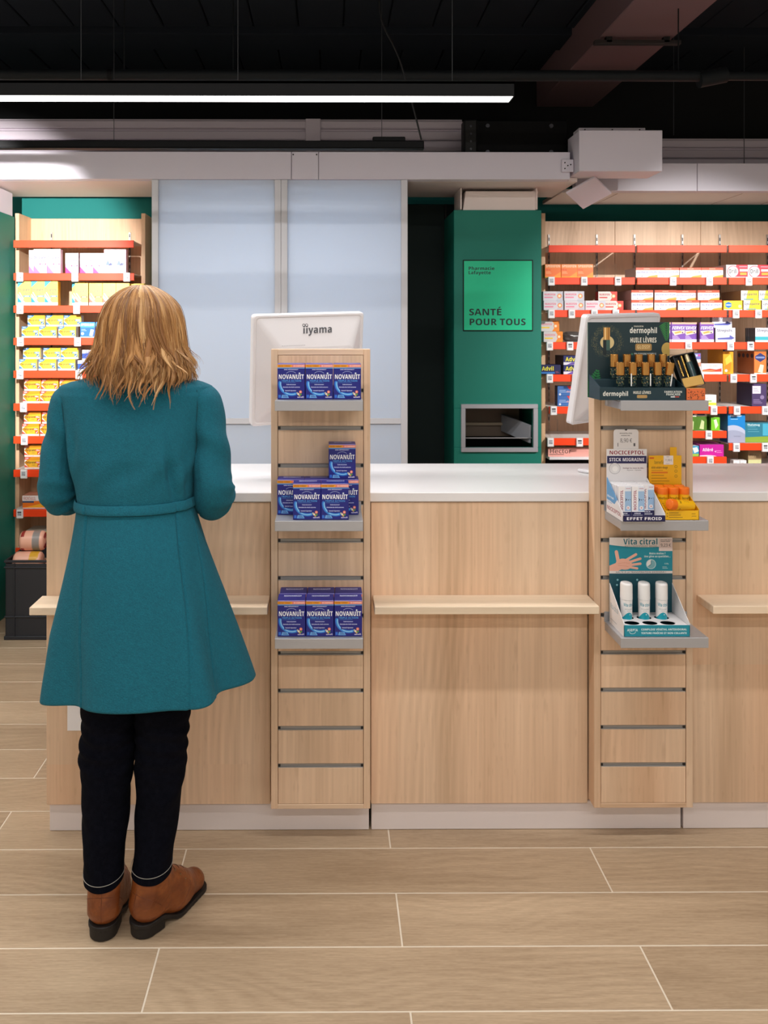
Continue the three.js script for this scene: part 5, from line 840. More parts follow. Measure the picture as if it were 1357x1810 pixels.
{ // low sign and dark item under the first bay
  const t = canvasTex(320, 96, (c, W, H) => { rect(c, W, H, 0, 0, 1, 1, '#e9a79c'); put(c, W, H, 'Hector', 0.03, 0.62, 0.52, 0.5, '#3a2422', 'normal'); rect(c, W, H, 0.03, 0.74, 0.34, 0.05, '#3a2422'); });
  const s = thing('shelf_sign', 'pink lettered strip under the lowest shelf beside the green column', 'sign', [1.36, 0.862, -4.72]);
  part('strip', at(card(0.24, 0.05, 0.004), 0, 0.0, 0), std(0xffffff, 0.6, { map: t }), s);
  const b = thing('low_shelf_board', 'white low board under the pink lettered strip', 'shelf', [1.47, 0.83, -4.85]);
  part('board', at(cbox(0.46, 0.014, 0.32, 0.001), 0, 0, 0), M.white, b);
  const k = thing('storage_bag', 'black bag on the floor unit below the white low board', 'bag', [1.45, 0.747, -4.86]);
  const bg = new THREE.SphereGeometry(0.5, 24, 16); { const p = bg.attributes.position; for (let i = 0; i < p.count; i++) { const x = p.getX(i), y = p.getY(i), z = p.getZ(i), s2 = (v) => Math.sign(v) * Math.pow(Math.abs(v) * 2, 0.6) / 2, n = 1 + 0.08 * (noise2(x * 14 + 9, y * 14 + z * 9 + 5) - 0.5); p.setXYZ(i, s2(x) * 0.4 * n, s2(y) * 0.15 * n, s2(z) * 0.26 * n); } bg.computeVertexNormals(); }
  part('bag_body', bg, M.black, k);
}
// pouch of soft plastic on the fourth shelf
{
  const g = new THREE.SphereGeometry(0.5, 28, 18), p = g.attributes.position;
  for (let i = 0; i < p.count; i++) { const x = p.getX(i), y = p.getY(i), z = p.getZ(i), n = 1 + 0.35 * (noise2(x * 9 + 3, y * 9 + z * 7) - 0.5); p.setXYZ(i, Math.sign(x) * Math.pow(Math.abs(x) * 2, 0.7) / 2 * 0.11 * n, Math.max(-0.5, Math.sign(y) * Math.pow(Math.abs(y) * 2, 0.7) / 2) * 0.06 * (0.9 + 0.1 * n), z * 0.08 * n); }
  g.computeVertexNormals();
  mesh('soft_pouch', g, std(0x4f4a47, 0.3), 'crumpled dark grey pouch on the fourth shelf beside silver cartons', 'pouch', [RXp(1019), RYs[3] + 0.031, -4.76]);
}
// clear acrylic dividers
{
  const pts = [[0, 0], [0.19, 0], [0.19, 0.04]]; for (let i = 0; i <= 8; i++) { const a = i / 8 * Math.PI / 2; pts.push([0.12 + 0.07 * Math.cos(a) - 0.0, 0.04 + 0.045 * Math.sin(a)]); } pts.push([0, 0.085]);
  const g = slab(pts, 0.002), m = new THREE.MeshPhysicalMaterial({ color: 0xffffff, transmission: 1, thickness: 0, roughness: 0.08, ior: 1.45 });
  const place = [[1105, RYs[1], 'second', 'between orange and white cartons'], [1076, RYs[1], 'second', 'right of the orange cartons'], [1306, RYs[3], 'fourth', 'right of the lilac lozenge cartons'], [1303, RYs[4], 'fifth', 'right of the amber cartons'], [1317, RYs[4], 'fifth', 'left of the orange hexagon cartons'], [1272, RYs[5], 'sixth', 'right of the white and green carton'], [1308, RYs[5], 'sixth', 'left of the plum cartons'], [984, RYs[5], 'sixth', 'left of the blue and red cartons'], [985, RYs[6], 'seventh', 'near the green column'], [1004, RYs[6], 'seventh', 'beside the white monitor'], [1319, 0.916, 'seventh', 'right of the tall blue carton']];
  for (const [px, y, w, l] of place) { const d = mesh('shelf_divider', g, m, 'clear acrylic divider ' + l + ', ' + w + ' shelf of right unit', 'divider', [RXp(px), y + 0.0005, -4.9], [0, -Math.PI / 2 - (rnd() - 0.2) * 0.25, 0], 'clear acrylic dividers'); d.castShadow = false; }
}
// electronic price tags clipped on the shelf edges
{
  const face = (dark) => canvasTex(96, 132, (c, W, H) => { rect(c, W, H, 0, 0, 1, 1, '#f4f3f5'); rect(c, W, H, 0.16, 0.2, 0.66, 0.5, '#b7b9c0'); rect(c, W, H, 0.16, 0.2, 0.66, dark ? 0.14 : 0.05, dark ? '#3c3a40' : '#8f9098'); lines(c, W, H, 0.22, 0.38, 0.34, 3, 0.1, '#8a8c94', 0.035); put(c, W, H, '5,90', 0.5, 0.66, 0.3, 0.13, '#5a4a52'); });
  const m1 = std(0xffffff, 0.4, { map: face(false) }), m2 = std(0xffffff, 0.4, { map: face(true) });
  const w = 0.037, h = 0.05;
  const body = cbox(w, h, 0.012, 0.0025), scr = at(card(w - 0.005, h - 0.005, 0.0008), 0, 0, 0.0063);
  const tags = (X, z, unit, word, y, pxs, darks = []) => pxs.forEach((px, i) => {
    const t = thing('price_tag', 'white electronic price tag, ' + ORD[i] + ' from left, ' + word + ' shelf edge of ' + unit, 'price tag', [X(px), y - 0.022, -z + 0.0066], 0, 'electronic price tags');
    part('tag_case', body, M.white, t); part('tag_screen', scr, darks.includes(i) ? m2 : m1, t);
  });
  const L = (i, w, a, d) => tags(LX, 4.62, 'left unit', w, LY[i], a, d), R = (y, w, a, d) => tags(RXp, 4.68, 'right unit', w, y, a, d);
  L(1, 'second', [37, 134, 225]); L(2, 'third', [37.5, 137, 232]); L(3, 'fourth', [38, 138.5]); L(4, 'fifth', [37.5, 141]); L(5, 'sixth', [43.5]); L(6, 'seventh', [45]); L(7, 'eighth', [44]); L(8, 'ninth', [37], [0]);
  R(RYs[1], 'second', [974, 1032, 1092, 1189.5, 1254, 1324], [2]); R(RYs[2], 'third', [974, 1010, 1050, 1088, 1301, 1341]); R(RYs[3], 'fourth', [971, 1007, 1217, 1291.5, 1327], [1, 4]); R(RYs[4], 'fifth', [971, 1016.5, 1238, 1297, 1332], [4]); R(RYs[5], 'sixth', [978, 1262, 1303, 1353], [0]); R(RYs[6], 'seventh', [972.5, 1024], [1]);
  tags(RXp, 4.68, 'second bay', 'seventh', 0.985, [1253]); tags(RXp, 4.68, 'second bay', 'lowest', 0.84, [1255.5]); tags(RXp, 4.68, 'far right bay', 'seventh', 0.916, [1302, 1353], [1]);
}
// ---------------------------------------------------------------- black crate with wrapped packs
{
  const x0 = -1.62, w = 0.6, z0 = 4.19, d = 0.4, H = 0.398, m = std(0x23262d, 0.5);
  const t = thing('storage_crate', 'black plastic storage crate full of wrapped packs at far left', 'crate', [x0 + w / 2, 0, -z0 - d / 2]);
  const wall = (ww, hh, tt, x, z, ry) => at(cbox(ww, hh, tt, 0.002), x, hh / 2 + 0.002, z, 0, ry);
  part('crate_body', merge([wall(w - 0.012, H - 0.02, 0.004, 0, d / 2 - 0.008), wall(w - 0.012, H - 0.02, 0.004, 0, -d / 2 + 0.008), at(cbox(0.004, H - 0.02, d - 0.012, 0.001), w / 2 - 0.008, H / 2, 0), at(cbox(0.004, H - 0.02, d - 0.012, 0.001), -w / 2 + 0.008, H / 2, 0), at(cbox(w - 0.02, 0.006, d - 0.02, 0.001), 0, 0.006, 0)]), m, t);
  const band = (y, h) => merge([at(cbox(w, h, 0.012, 0.002), 0, y, d / 2 - 0.006), at(cbox(w, h, 0.012, 0.002), 0, y, -d / 2 + 0.006), at(cbox(0.012, h, d - 0.024, 0.002), w / 2 - 0.006, y, 0), at(cbox(0.012, h, d - 0.024, 0.002), -w / 2 + 0.006, y, 0)]);
  part('rim', band(H - 0.006, 0.012), m, t); part('rib', band(H - 0.036, 0.008), m, t); part('rib', band(0.115, 0.007), m, t); part('foot_rim', band(0.01, 0.018), m, t);
  for (const x of [-w / 2 + 0.052, w / 2 - 0.052]) part('upright_rib', at(cbox(0.006, H - 0.03, 0.009, 0.001), x, H / 2, d / 2 - 0.005), m, t);
  const wrap = (k) => canvasTex(256, 160, (c, W, Hh) => {
    rect(c, W, Hh, 0, 0, 1, 1, '#eeb49c');
    if (k === 0) { for (let q = 0; q < 2; q++) { const o = q * 0.5; rect(c, W, Hh, o + 0.06, 0.1, 0.12, 0.8, '#9a2f2c'); rect(c, W, Hh, o + 0.08, 0.5, 0.09, 0.14, '#e8e0d4'); disc(c, W, Hh, o + 0.3, 0.4, 0.09, '#f4dcd4'); poly(c, W, Hh, [[o + 0.24, 0.48], [o + 0.3, 0.3], [o + 0.38, 0.48]], '#6a3428'); rect(c, W, Hh, o + 0.24, 0.55, 0.16, 0.14, '#f6e4e2'); rect(c, W, Hh, o + 0.43, 0, 0.06, 1, '#8f8a88'); } }
    else { for (let q = 0; q < 2; q++) { const o = q * 0.5; lines(c, W, Hh, o + 0.06, 0.2, 0.16, 3, 0.16, '#b9a49c', 0.06); disc(c, W, Hh, o + 0.3, 0.4, 0.07, '#e04a5a'); poly(c, W, Hh, [[o + 0.34, 0.9], [o + 0.36, 0.55], [o + 0.48, 0.6], [o + 0.48, 0.95]], '#d8a432'); } }
  });
  const w0 = std(0xffffff, 0.35, { map: wrap(0) }), w1 = std(0xffffff, 0.35, { map: wrap(1) });
  const roll = (len, r, m2, label, x, y, z, ry) => {
    const prof = [[0, -len / 2], [r * 0.75, -len / 2], [r * 0.95, -len / 2 + 0.008], [r, -len / 2 + 0.02], [r, len / 2 - 0.02], [r * 0.95, len / 2 - 0.008], [r * 0.75, len / 2], [0, len / 2]].map((p) => new THREE.Vector2(...p));
    const o = thing('wrapped_pack', label, 'wrapped pack', [x, y, -z], ry, 'wrapped packs in the crate');
    const g = new THREE.LatheGeometry(prof, 28); { const uv = g.attributes.uv; for (let i = 0; i < uv.count; i++) uv.setXY(i, uv.getY(i), uv.getX(i)); }
    part('film_wrap', g.rotateZ(Math.PI / 2), m2, o);
  };
  roll(0.125, 0.05, w0, 'salmon wrapped round pack on top, left one in the crate', -1.515, 0.468, 4.31, 0.06);
  roll(0.125, 0.05, w0, 'salmon wrapped round pack on top, right one in the crate', -1.37, 0.462, 4.33, 0.5);
  roll(0.14, 0.05, w1, 'lower salmon wrapped pack at the left front of the crate', -1.525, 0.372, 4.27, 0.04);
  roll(0.14, 0.048, w1, 'lower pale wrapped pack beside the left one in the crate', -1.36, 0.36, 4.28, -0.1);
  roll(0.2, 0.05, w1, 'wrapped pack at the back of the crate', -1.25, 0.36, 4.42, 0.1);
  part('fill_board', at(cbox(w - 0.03, 0.008, d - 0.03, 0.001), 0, 0.305, 0), std(0xb08a70, 0.8), t);
}

// ---------------------------------------------------------------- the woman at the counter, seen from behind
const person = thing('person', 'woman with blonde hair in a teal coat standing at the counter', 'person', [-0.5, 0, -2.2]);
// piecewise profile: rows of [key, value...]
const prof = (rows) => (y) => { if (y >= rows[0][0]) return rows[0].slice(1); for (let i = 1; i < rows.length; i++) if (y >= rows[i][0]) { const t = (y - rows[i][0]) / (rows[i - 1][0] - rows[i][0]), s = t; return rows[i].slice(1).map((v, k) => lerp(v, rows[i - 1][k + 1], s)); } return rows[rows.length - 1].slice(1); };
function gridGeometry(nu, nv, f, closeU) {                                // f(u, v) -> [x, y, z]; u wraps when closeU
  const pos = [], uv = [], idx = [], cols = nu + 1;
  for (let j = 0; j <= nv; j++) for (let i = 0; i <= nu; i++) { const p = f(i / nu, j / nv); pos.push(p[0], p[1], p[2]); uv.push(p[3] ?? i / nu, p[4] ?? j / nv); }
  for (let j = 0; j < nv; j++) for (let i = 0; i < nu; i++) { const a = j * cols + i, b = a + 1, c = a + cols, d = c + 1; idx.push(a, c, b, b, c, d); }
  const g = new THREE.BufferGeometry(); g.setAttribute('position', new THREE.Float32BufferAttribute(pos, 3)); g.setAttribute('uv', new THREE.Float32BufferAttribute(uv, 2)); g.setIndex(idx); g.computeVertexNormals();
  if (closeU) { const n = g.attributes.normal; for (let j = 0; j <= nv; j++) { const a = j * cols, b = a + nu, v = V(n.getX(a) + n.getX(b), n.getY(a) + n.getY(b), n.getZ(a) + n.getZ(b)).normalize(); n.setXYZ(a, v.x, v.y, v.z); n.setXYZ(b, v.x, v.y, v.z); } }
  return g;
}
// isosurface of a distance field by surface nets
function fieldMesh(f, lo, hi, cell) {
  const n = [0, 1, 2].map((i) => Math.ceil((hi[i] - lo[i]) / cell) + 1), [nx, ny, nz] = n, D = new Float32Array(nx * ny * nz), id = (x, y, z) => x + nx * (y + ny * z);
  for (let z = 0; z < nz; z++) for (let y = 0; y < ny; y++) for (let x = 0; x < nx; x++) D[id(x, y, z)] = f(lo[0] + x * cell, lo[1] + y * cell, lo[2] + z * cell);
  const vi = new Int32Array(nx * ny * nz).fill(-1), pos = [], nor = [], idx = [];
  for (let z = 0; z < nz - 1; z++) for (let y = 0; y < ny - 1; y++) for (let x = 0; x < nx - 1; x++) {
    let m = 0, sx = 0, sy = 0, sz = 0, k = 0; const c = [];
    for (let q = 0; q < 8; q++) { const d = D[id(x + (q & 1), y + ((q >> 1) & 1), z + (q >> 2))]; c.push(d); if (d < 0) m++; }
    if (!m || m === 8) continue;
    for (let a = 0; a < 8; a++) for (const b of [a | 1, a | 2, a | 4]) if (b !== a && (c[a] < 0) !== (c[b] < 0)) { const t = c[a] / (c[a] - c[b]); sx += lerp(a & 1, b & 1, t); sy += lerp((a >> 1) & 1, (b >> 1) & 1, t); sz += lerp(a >> 2, b >> 2, t); k++; }
    const p = [lo[0] + (x + sx / k) * cell, lo[1] + (y + sy / k) * cell, lo[2] + (z + sz / k) * cell], e = cell * 0.5;
    vi[id(x, y, z)] = pos.length / 3; pos.push(...p);
    const g = [f(p[0] + e, p[1], p[2]) - f(p[0] - e, p[1], p[2]), f(p[0], p[1] + e, p[2]) - f(p[0], p[1] - e, p[2]), f(p[0], p[1], p[2] + e) - f(p[0], p[1], p[2] - e)], l = Math.hypot(...g) || 1;
    nor.push(g[0] / l, g[1] / l, g[2] / l);
  }
  const face = (a, b, c, d, flip) => { if (a < 0 || b < 0 || c < 0 || d < 0) return; flip ? idx.push(a, c, b, a, d, c) : idx.push(a, b, c, a, c, d); };
  for (let z = 1; z < nz - 1; z++) for (let y = 1; y < ny - 1; y++) for (let x = 1; x < nx - 1; x++) {
    const d = D[id(x, y, z)] < 0;
    if (d !== D[id(x + 1, y, z)] < 0) face(vi[id(x, y - 1, z - 1)], vi[id(x, y, z - 1)], vi[id(x, y, z)], vi[id(x, y - 1, z)], !d);
    if (d !== D[id(x, y + 1, z)] < 0) face(vi[id(x - 1, y, z - 1)], vi[id(x - 1, y, z)], vi[id(x, y, z)], vi[id(x, y, z - 1)], !d);
    if (d !== D[id(x, y, z + 1)] < 0) face(vi[id(x - 1, y - 1, z)], vi[id(x, y - 1, z)], vi[id(x, y, z)], vi[id(x - 1, y, z)], !d);
  }
  const g = new THREE.BufferGeometry(); g.setAttribute('position', new THREE.Float32BufferAttribute(pos, 3)); g.setAttribute('normal', new THREE.Float32BufferAttribute(nor, 3));
  const uv = []; for (let i = 0; i < pos.length; i += 3) uv.push(pos[i] * 4 + pos[i + 2] * 3, pos[i + 1] * 4); g.setAttribute('uv', new THREE.Float32BufferAttribute(uv, 2)); g.setIndex(idx);
  return g;
}
const smin = (a, b, k) => { const h = clamp(0.5 + 0.5 * (b - a) / k, 0, 1); return lerp(b, a, h) - k * h * (1 - h); };
const cap = (p, a, b, r1, r2) => { const dx = b[0] - a[0], dy = b[1] - a[1], dz = b[2] - a[2], t = clamp(((p[0] - a[0]) * dx + (p[1] - a[1]) * dy + (p[2] - a[2]) * dz) / (dx * dx + dy * dy + dz * dz), 0, 1); return Math.hypot(p[0] - a[0] - dx * t, p[1] - a[1] - dy * t, p[2] - a[2] - dz * t) - lerp(r1, r2, t); };
const ell = (p, c, r) => { const x = (p[0] - c[0]) / r[0], y = (p[1] - c[1]) / r[1], z = (p[2] - c[2]) / r[2], k = Math.hypot(x, y, z); return (k - 1) * Math.min(r[0], r[1], r[2]); };

// ---- body: one continuous figure, mostly covered by the clothes; head looks down a little towards the counter
{
  const HC = [0.004, 1.528, -0.05];
  const hands = [[-0.115, 1.115, -0.3, -1], [0.12, 1.115, -0.3, 1]];
  const bodyF = (x, y, z) => {
    const p = [x, y, z];
    let d = cap(p, [0, 1.43, -0.04], [0, 1.36, -0.03], 0.05, 0.06);
    d = smin(d, cap(p, [-0.11, 1.33, -0.03], [0.1, 1.33, -0.03], 0.06, 0.06), 0.05);
    d = smin(d, cap(p, [0, 1.3, -0.025], [0, 1.1, 0], 0.095, 0.08), 0.06);
    d = smin(d, cap(p, [-0.05, 0.95, 0.02], [0.05, 0.95, 0.02], 0.1, 0.1), 0.08);
    for (const s of [-1, 1]) {
      d = smin(d, cap(p, [s * 0.165, 1.33, -0.03], [s * 0.205, 1.12, -0.01], 0.042, 0.034), 0.03);
      d = smin(d, cap(p, [s * 0.205, 1.12, -0.01], [s * 0.125, 1.11, -0.26], 0.033, 0.024), 0.02);
      d = smin(d, cap(p, [s * 0.06, 0.9, 0.01], [s * 0.062 - 0.005, 0.48, 0.02], 0.06, 0.044), 0.03);
      d = smin(d, cap(p, [s * 0.062 - 0.005, 0.48, 0.02], [s * 0.06 - 0.01, 0.2, 0.03], 0.04, 0.028), 0.02);
    }
    return d;
  };
  const headF = (x, y, z) => {
    const q = [x, y, z];
    let d = ell(q, [HC[0], HC[1] + 0.02, HC[2] + 0.012], [0.074, 0.092, 0.092]);
    d = smin(d, ell(q, [HC[0], HC[1] - 0.045, HC[2] - 0.035], [0.056, 0.07, 0.06]), 0.035);                    // jaw and face
    d = smin(d, ell(q, [HC[0], HC[1] - 0.1, HC[2] - 0.068], [0.024, 0.018, 0.02]), 0.02);                      // chin
    d = smin(d, cap(q, [HC[0], HC[1] - 0.005, HC[2] - 0.094], [HC[0], HC[1] - 0.04, HC[2] - 0.113], 0.007, 0.011), 0.012);   // nose
    for (const s of [-1, 1]) {
      d = smin(d, ell(q, [HC[0] + s * 0.079, HC[1] - 0.012, HC[2] + 0.008], [0.012, 0.03, 0.019]), 0.008);      // ears
      d = Math.max(d, -ell(q, [HC[0] + s * 0.031, HC[1] + 0.004, HC[2] - 0.104], [0.017, 0.011, 0.014]));       // eye sockets
      d = smin(d, ell(q, [HC[0] + s * 0.031, HC[1] + 0.003, HC[2] - 0.08], [0.014, 0.011, 0.014]), 0.004);
    }
    d = smin(d, ell(q, [HC[0], HC[1] - 0.066, HC[2] - 0.094], [0.022, 0.008, 0.009]), 0.006);                  // lips
    d = Math.max(d, -ell(q, [HC[0], HC[1] - 0.0655, HC[2] - 0.105], [0.02, 0.0018, 0.008]));
    d = smin(d, cap(q, [0.002, 1.45, -0.035], [0, 1.4, -0.035], 0.045, 0.05), 0.03);
    return d;
  };
  const hand = ([hx, hy, hz, s]) => (x, y, z) => {
    const p = [x, y, z];
    let d = cap(p, [hx, hy, hz + 0.05], [hx, hy, hz - 0.005], 0.023, 0.024);
    d = smin(d, ell(p, [hx - s * 0.003, hy, hz - 0.03], [0.038, 0.015, 0.042]), 0.018);
    const L = [0.062, 0.072, 0.068, 0.052];
    for (let i = 0; i < 4; i++) { const fx = hx - s * 0.003 + s * (-0.03 + i * 0.02) * -1, a = [fx, hy + 0.002, hz - 0.065], b = [fx * 1.0 - s * (1.5 - i) * -0.002, hy + 0.004, hz - 0.068 - L[i] * 0.5], c = [b[0], hy - 0.018, hz - 0.066 - L[i] * 0.88]; d = smin(d, Math.min(cap(p, a, b, 0.0092, 0.0085), cap(p, b, c, 0.0085, 0.007)), 0.004); }
    d = smin(d, Math.min(cap(p, [hx - s * 0.03, hy - 0.003, hz - 0.02], [hx - s * 0.055, hy - 0.008, hz - 0.05], 0.011, 0.0095), cap(p, [hx - s * 0.055, hy - 0.008, hz - 0.05], [hx - s * 0.056, hy - 0.014, hz - 0.078], 0.0095, 0.0078)), 0.008);
    return d;
  };
  const gs = [fieldMesh(bodyF, [-0.3, 0.06, -0.32], [0.3, 1.46, 0.16], 0.012), fieldMesh(headF, [-0.11, 1.39, -0.19], [0.12, 1.66, 0.07], 0.0038)];
  for (const h of hands) gs.push(fieldMesh(hand(h), [h[0] - 0.08, h[1] - 0.05, h[2] - 0.15], [h[0] + 0.08, h[1] + 0.04, h[2] + 0.08], 0.0034));
  part('body', mergeGeometries(gs.map((g) => g)), std(0xd9a48a, 0.55), person);
  for (const s of [-1, 1]) { const e = part('eye', at(new THREE.SphereGeometry(0.0105, 16, 12), HC[0] + s * 0.031, HC[1] + 0.003, HC[2] - 0.0865), std(0xf2efec, 0.2), person); part('iris', at(cyl(0.0048, 0.002, 14), HC[0] + s * 0.031, HC[1] + 0.001, HC[2] - 0.0965, Math.PI / 2), std(0x3a5a6a, 0.2), e); }
}

// ---- coat
const woolBump = dataTex(256, 256, (u, v) => { const k = 128 + (noise2(u * 128, v * 128, 128, 128) - 0.5) * 130 + (noise2(u * 40, v * 40, 40, 40) - 0.5) * 120; return [k, k, k]; }, false, [9, 9]);
const woolTex = dataTex(256, 256, (u, v) => { const a = noise2(u * 128, v * 128, 128, 128) - 0.5, b = noise2(u * 24, v * 24, 24, 24) - 0.5, n = noise2(u * 180 + 7, v * 180 + 3, 180, 180); const k = a * 20 + b * 4 + (n > 0.95 ? 24 : 0); return [2 + k * 0.35, 95 + k, 114 + k]; }, true, [5, 5]);
M.wool = new THREE.MeshPhysicalMaterial({ map: woolTex, bumpMap: woolBump, bumpScale: 0.0012, roughness: 0.92, sheen: 0.15, sheenRoughness: 0.5, sheenColor: new THREE.Color(0x3aa0b0), side: THREE.DoubleSide });
const coatP = prof([ // Y, half width, half depth, centre x, centre z
  [1.452, 0.062, 0.058, -0.002, -0.04], [1.425, 0.083, 0.072, -0.004, -0.036], [1.413, 0.125, 0.082, -0.008, -0.034], [1.403, 0.172, 0.087, -0.012, -0.033], [1.392, 0.2, 0.092, -0.0125, -0.032], [1.37, 0.208, 0.1, -0.0125, -0.03],
  [1.32, 0.192, 0.11, -0.0125, -0.027], [1.27, 0.18, 0.117, -0.012, -0.022], [1.21, 0.169, 0.118, -0.0115, -0.014], [1.143, 0.155, 0.11, -0.007, -0.005], [1.095, 0.15, 0.103, -0.004, 0], [1.05, 0.157, 0.112, 0, 0.004], [0.98, 0.172, 0.132, 0.006, 0.008],
  [0.92, 0.187, 0.146, 0.012, 0.01], [0.85, 0.204, 0.16, 0.019, 0.012], [0.772, 0.222, 0.174, 0.026, 0.014], [0.7, 0.235, 0.188, 0.036, 0.016], [0.63, 0.249, 0.2, 0.044, 0.018], [0.56, 0.261, 0.21, 0.05, 0.018]]);
const hemY = (th) => 0.618 + 0.014 * Math.cos(th) + 0.02 * Math.sin(th) + 0.004 * Math.sin(3 * th + 0.6);
const gauss = (x, s) => Math.exp(-x * x / (s * s));
function coatAt(th, Y, grow = 0) {
  const [a, b, cx, cz] = coatP(Y), fl = smooth(1.06, 0.62, Y), up = smooth(1.1, 1.2, Y);
  const c = Math.cos(th), s = Math.sin(th), pw = 0.86, sx = Math.sign(c) * Math.pow(Math.abs(c), pw), sz = Math.sign(s) * Math.pow(Math.abs(s), pw);
  let k = 1 + fl * (0.05 * Math.cos(4 * th + 1.2) + 0.058 * Math.cos(7 * th - 0.4) + 0.014 * Math.cos(11 * th + 2));
  let d = 0;
  // soft pulls at the waist and under the arms
  d += up * 0.004 * Math.sin(th * 9 + Y * 40) * gauss(Y - 1.16, 0.05) + 0.007 * gauss(th - 0.62 - (Y - 1.15) * 1.6, 0.09) * gauss(Y - 1.16, 0.07) - 0.008 * gauss(th - 0.82 - (Y - 1.15) * 1.6, 0.08) * gauss(Y - 1.16, 0.06) + 0.006 * gauss(th - 0.98 - (Y - 1.15) * 1.4, 0.08) * gauss(Y - 1.18, 0.06) - 0.005 * gauss(th - 2.45 + (Y - 1.2) * 1.2, 0.1) * gauss(Y - 1.24, 0.06) + 0.005 * gauss(th - 2.62 + (Y - 1.2) * 1.2, 0.09) * gauss(Y - 1.23, 0.06);
  d += up * 0.003 * Math.sin(th * 3 + 1) - 0.006 * gauss(th - 1.57, 0.25) * gauss(Y - 1.2, 0.1);
  // seams
  const t = clamp((1.1 - Y) / 0.5, 0, 1), r = (a + b) / 2;
  const seam = (th0, from) => (Y < 1.095 ? -0.0035 * gauss((th - th0) * r, 0.0035) + 0.0012 * gauss((th - th0) * r - 0.007, 0.006) : 0);
  d += seam(lerp(2.30, 2.15, t)) + seam(lerp(0.72, 1.15, t)) + seam(lerp(0.2, 0.75, t));
  if (Y > 1.1 && Y < 1.36) d += -0.0015 * gauss((th - 1.5708) * r, 0.003);
  return [cx + (a * k + d + grow) * sx, Y, cz + (b * k + d + grow) * sz];
}
{
  const NU = 560, NV = 250;
  const body = gridGeometry(NU, NV, (u, v) => {
    const th = u * Math.PI * 2, hem = hemY(th), Y = v < 0.97 ? lerp(1.452, hem, v / 0.97) : hem + (v - 0.97) * 0.0;
    if (v >= 0.97) { const q = (v - 0.97) / 0.03, p = coatAt(th, hem), c = coatP(hem); const sh = -0.006 * q; const l = Math.hypot(p[0] - c[2], p[2] - c[3]); return [p[0] + (p[0] - c[2]) / l * sh, hem - 0.004 * Math.sin(q * Math.PI) + 0.012 * smooth(0.5, 1, q), p[2] + (p[2] - c[3]) / l * sh, u * 1.3, v * 0.9]; }
    const p = coatAt(th, Y); return [p[0], p[1], p[2], u * 1.3, v * 0.9];
  }, true);
  const coat = part('coat', body, M.wool, person);
  // belt band
  part('belt_band', gridGeometry(260, 10, (u, v) => {
    const th = u * Math.PI * 2, mid = 1.092 - 0.005 * Math.sin(th) + 0.004 * Math.cos(th), q = v * Math.PI * 2, Y = mid + 0.0125 * Math.cos(q) * 1.0, g = 0.0045 + 0.0035 * Math.sin(q);
    const p = coatAt(th, clamp(Y, 1.075, 1.11), g); p[1] = Y; return [...p, u * 1.3, v * 0.05];
  }, true), M.wool, coat);
  // collar
  part('collar', gridGeometry(120, 12, (u, v) => { const th = u * Math.PI * 2, q = v * Math.PI, out = 0.004 + 0.016 * Math.sin(q * 0.9), Y = 1.463 - 0.042 * v, [a, b, cx, cz] = coatP(1.44); return [cx + (0.066 + out + v * 0.012) * Math.cos(th), Y - 0.01 * Math.cos(th * 2) * v, cz + (0.062 + out + v * 0.014) * Math.sin(th), u, v * 0.1]; }, true), M.wool, coat);
  // sleeves: tubes along the arm with soft wrinkles and a back seam
  const sleeve = (pts, name, side) => {
    const c = new THREE.CatmullRomCurve3(pts.map((p) => V(p[0], p[1], p[2])), false, 'catmullrom', 0.5), N = 110, R = 72;
    const rad = (t) => { const f = t * (pts.length - 1), i = Math.min(pts.length - 2, Math.floor(f)), q = f - i; return [lerp(pts[i][3], pts[i + 1][3], q), lerp(pts[i][4], pts[i + 1][4], q)]; };
    const frames = []; let nrm = V(0, 0, 1);
    for (let j = 0; j <= N; j++) { const t = j / N, tg = c.getTangent(t).normalize(); nrm = nrm.clone().addScaledVector(tg, -nrm.dot(tg)).normalize(); frames.push([c.getPoint(t), nrm.clone(), new THREE.Vector3().crossVectors(tg, nrm)]); }
    const g = gridGeometry(R, N, (u, v) => {
      const j = Math.round(v * N), [p, n, b] = frames[j], a = u * Math.PI * 2; let [r1, r2] = rad(v);
      const close = v < 0.07 ? Math.sqrt(clamp(1 - ((0.07 - v) / 0.07) ** 2, 0, 1)) : 1;
      let d = 0.0045 * gauss(v - 0.62, 0.1) * Math.sin(v * 95 + Math.cos(a) * 3) * (0.5 + 0.5 * Math.cos(a + (side > 0 ? 2.4 : 0.8))) + 0.002 * Math.sin(v * 30 + a * 2) * smooth(0.2, 0.6, v) + 0.004 * gauss(v - 0.3, 0.08) * Math.sin(a * 2 + v * 30);
      const as = side > 0 ? 0.55 : -0.55, da = Math.atan2(Math.sin(a - as), Math.cos(a - as)); d -= 0.0022 * gauss(da * r1, 0.003);
      const x = (r1 + d) * Math.cos(a) * close, y = (r2 + d) * Math.sin(a) * close;
      return [p.x + n.x * x + b.x * y, p.y + n.y * x + b.y * y, p.z + n.z * x + b.z * y, u * 0.35, v * 0.6];
    }, true);
    part(name, g, M.wool, coat);
  };
  // x, y, z, radius front-back, radius sideways
  sleeve([[-0.165, 1.366, -0.03, 0.056, 0.03], [-0.189, 1.35, -0.028, 0.063, 0.045], [-0.202, 1.27, -0.022, 0.062, 0.045], [-0.211, 1.19, -0.014, 0.06, 0.046], [-0.213, 1.125, -0.01, 0.06, 0.049], [-0.202, 1.095, -0.055, 0.05, 0.05], [-0.17, 1.1, -0.15, 0.046, 0.046], [-0.128, 1.11, -0.25, 0.042, 0.042]], 'sleeve', -1);
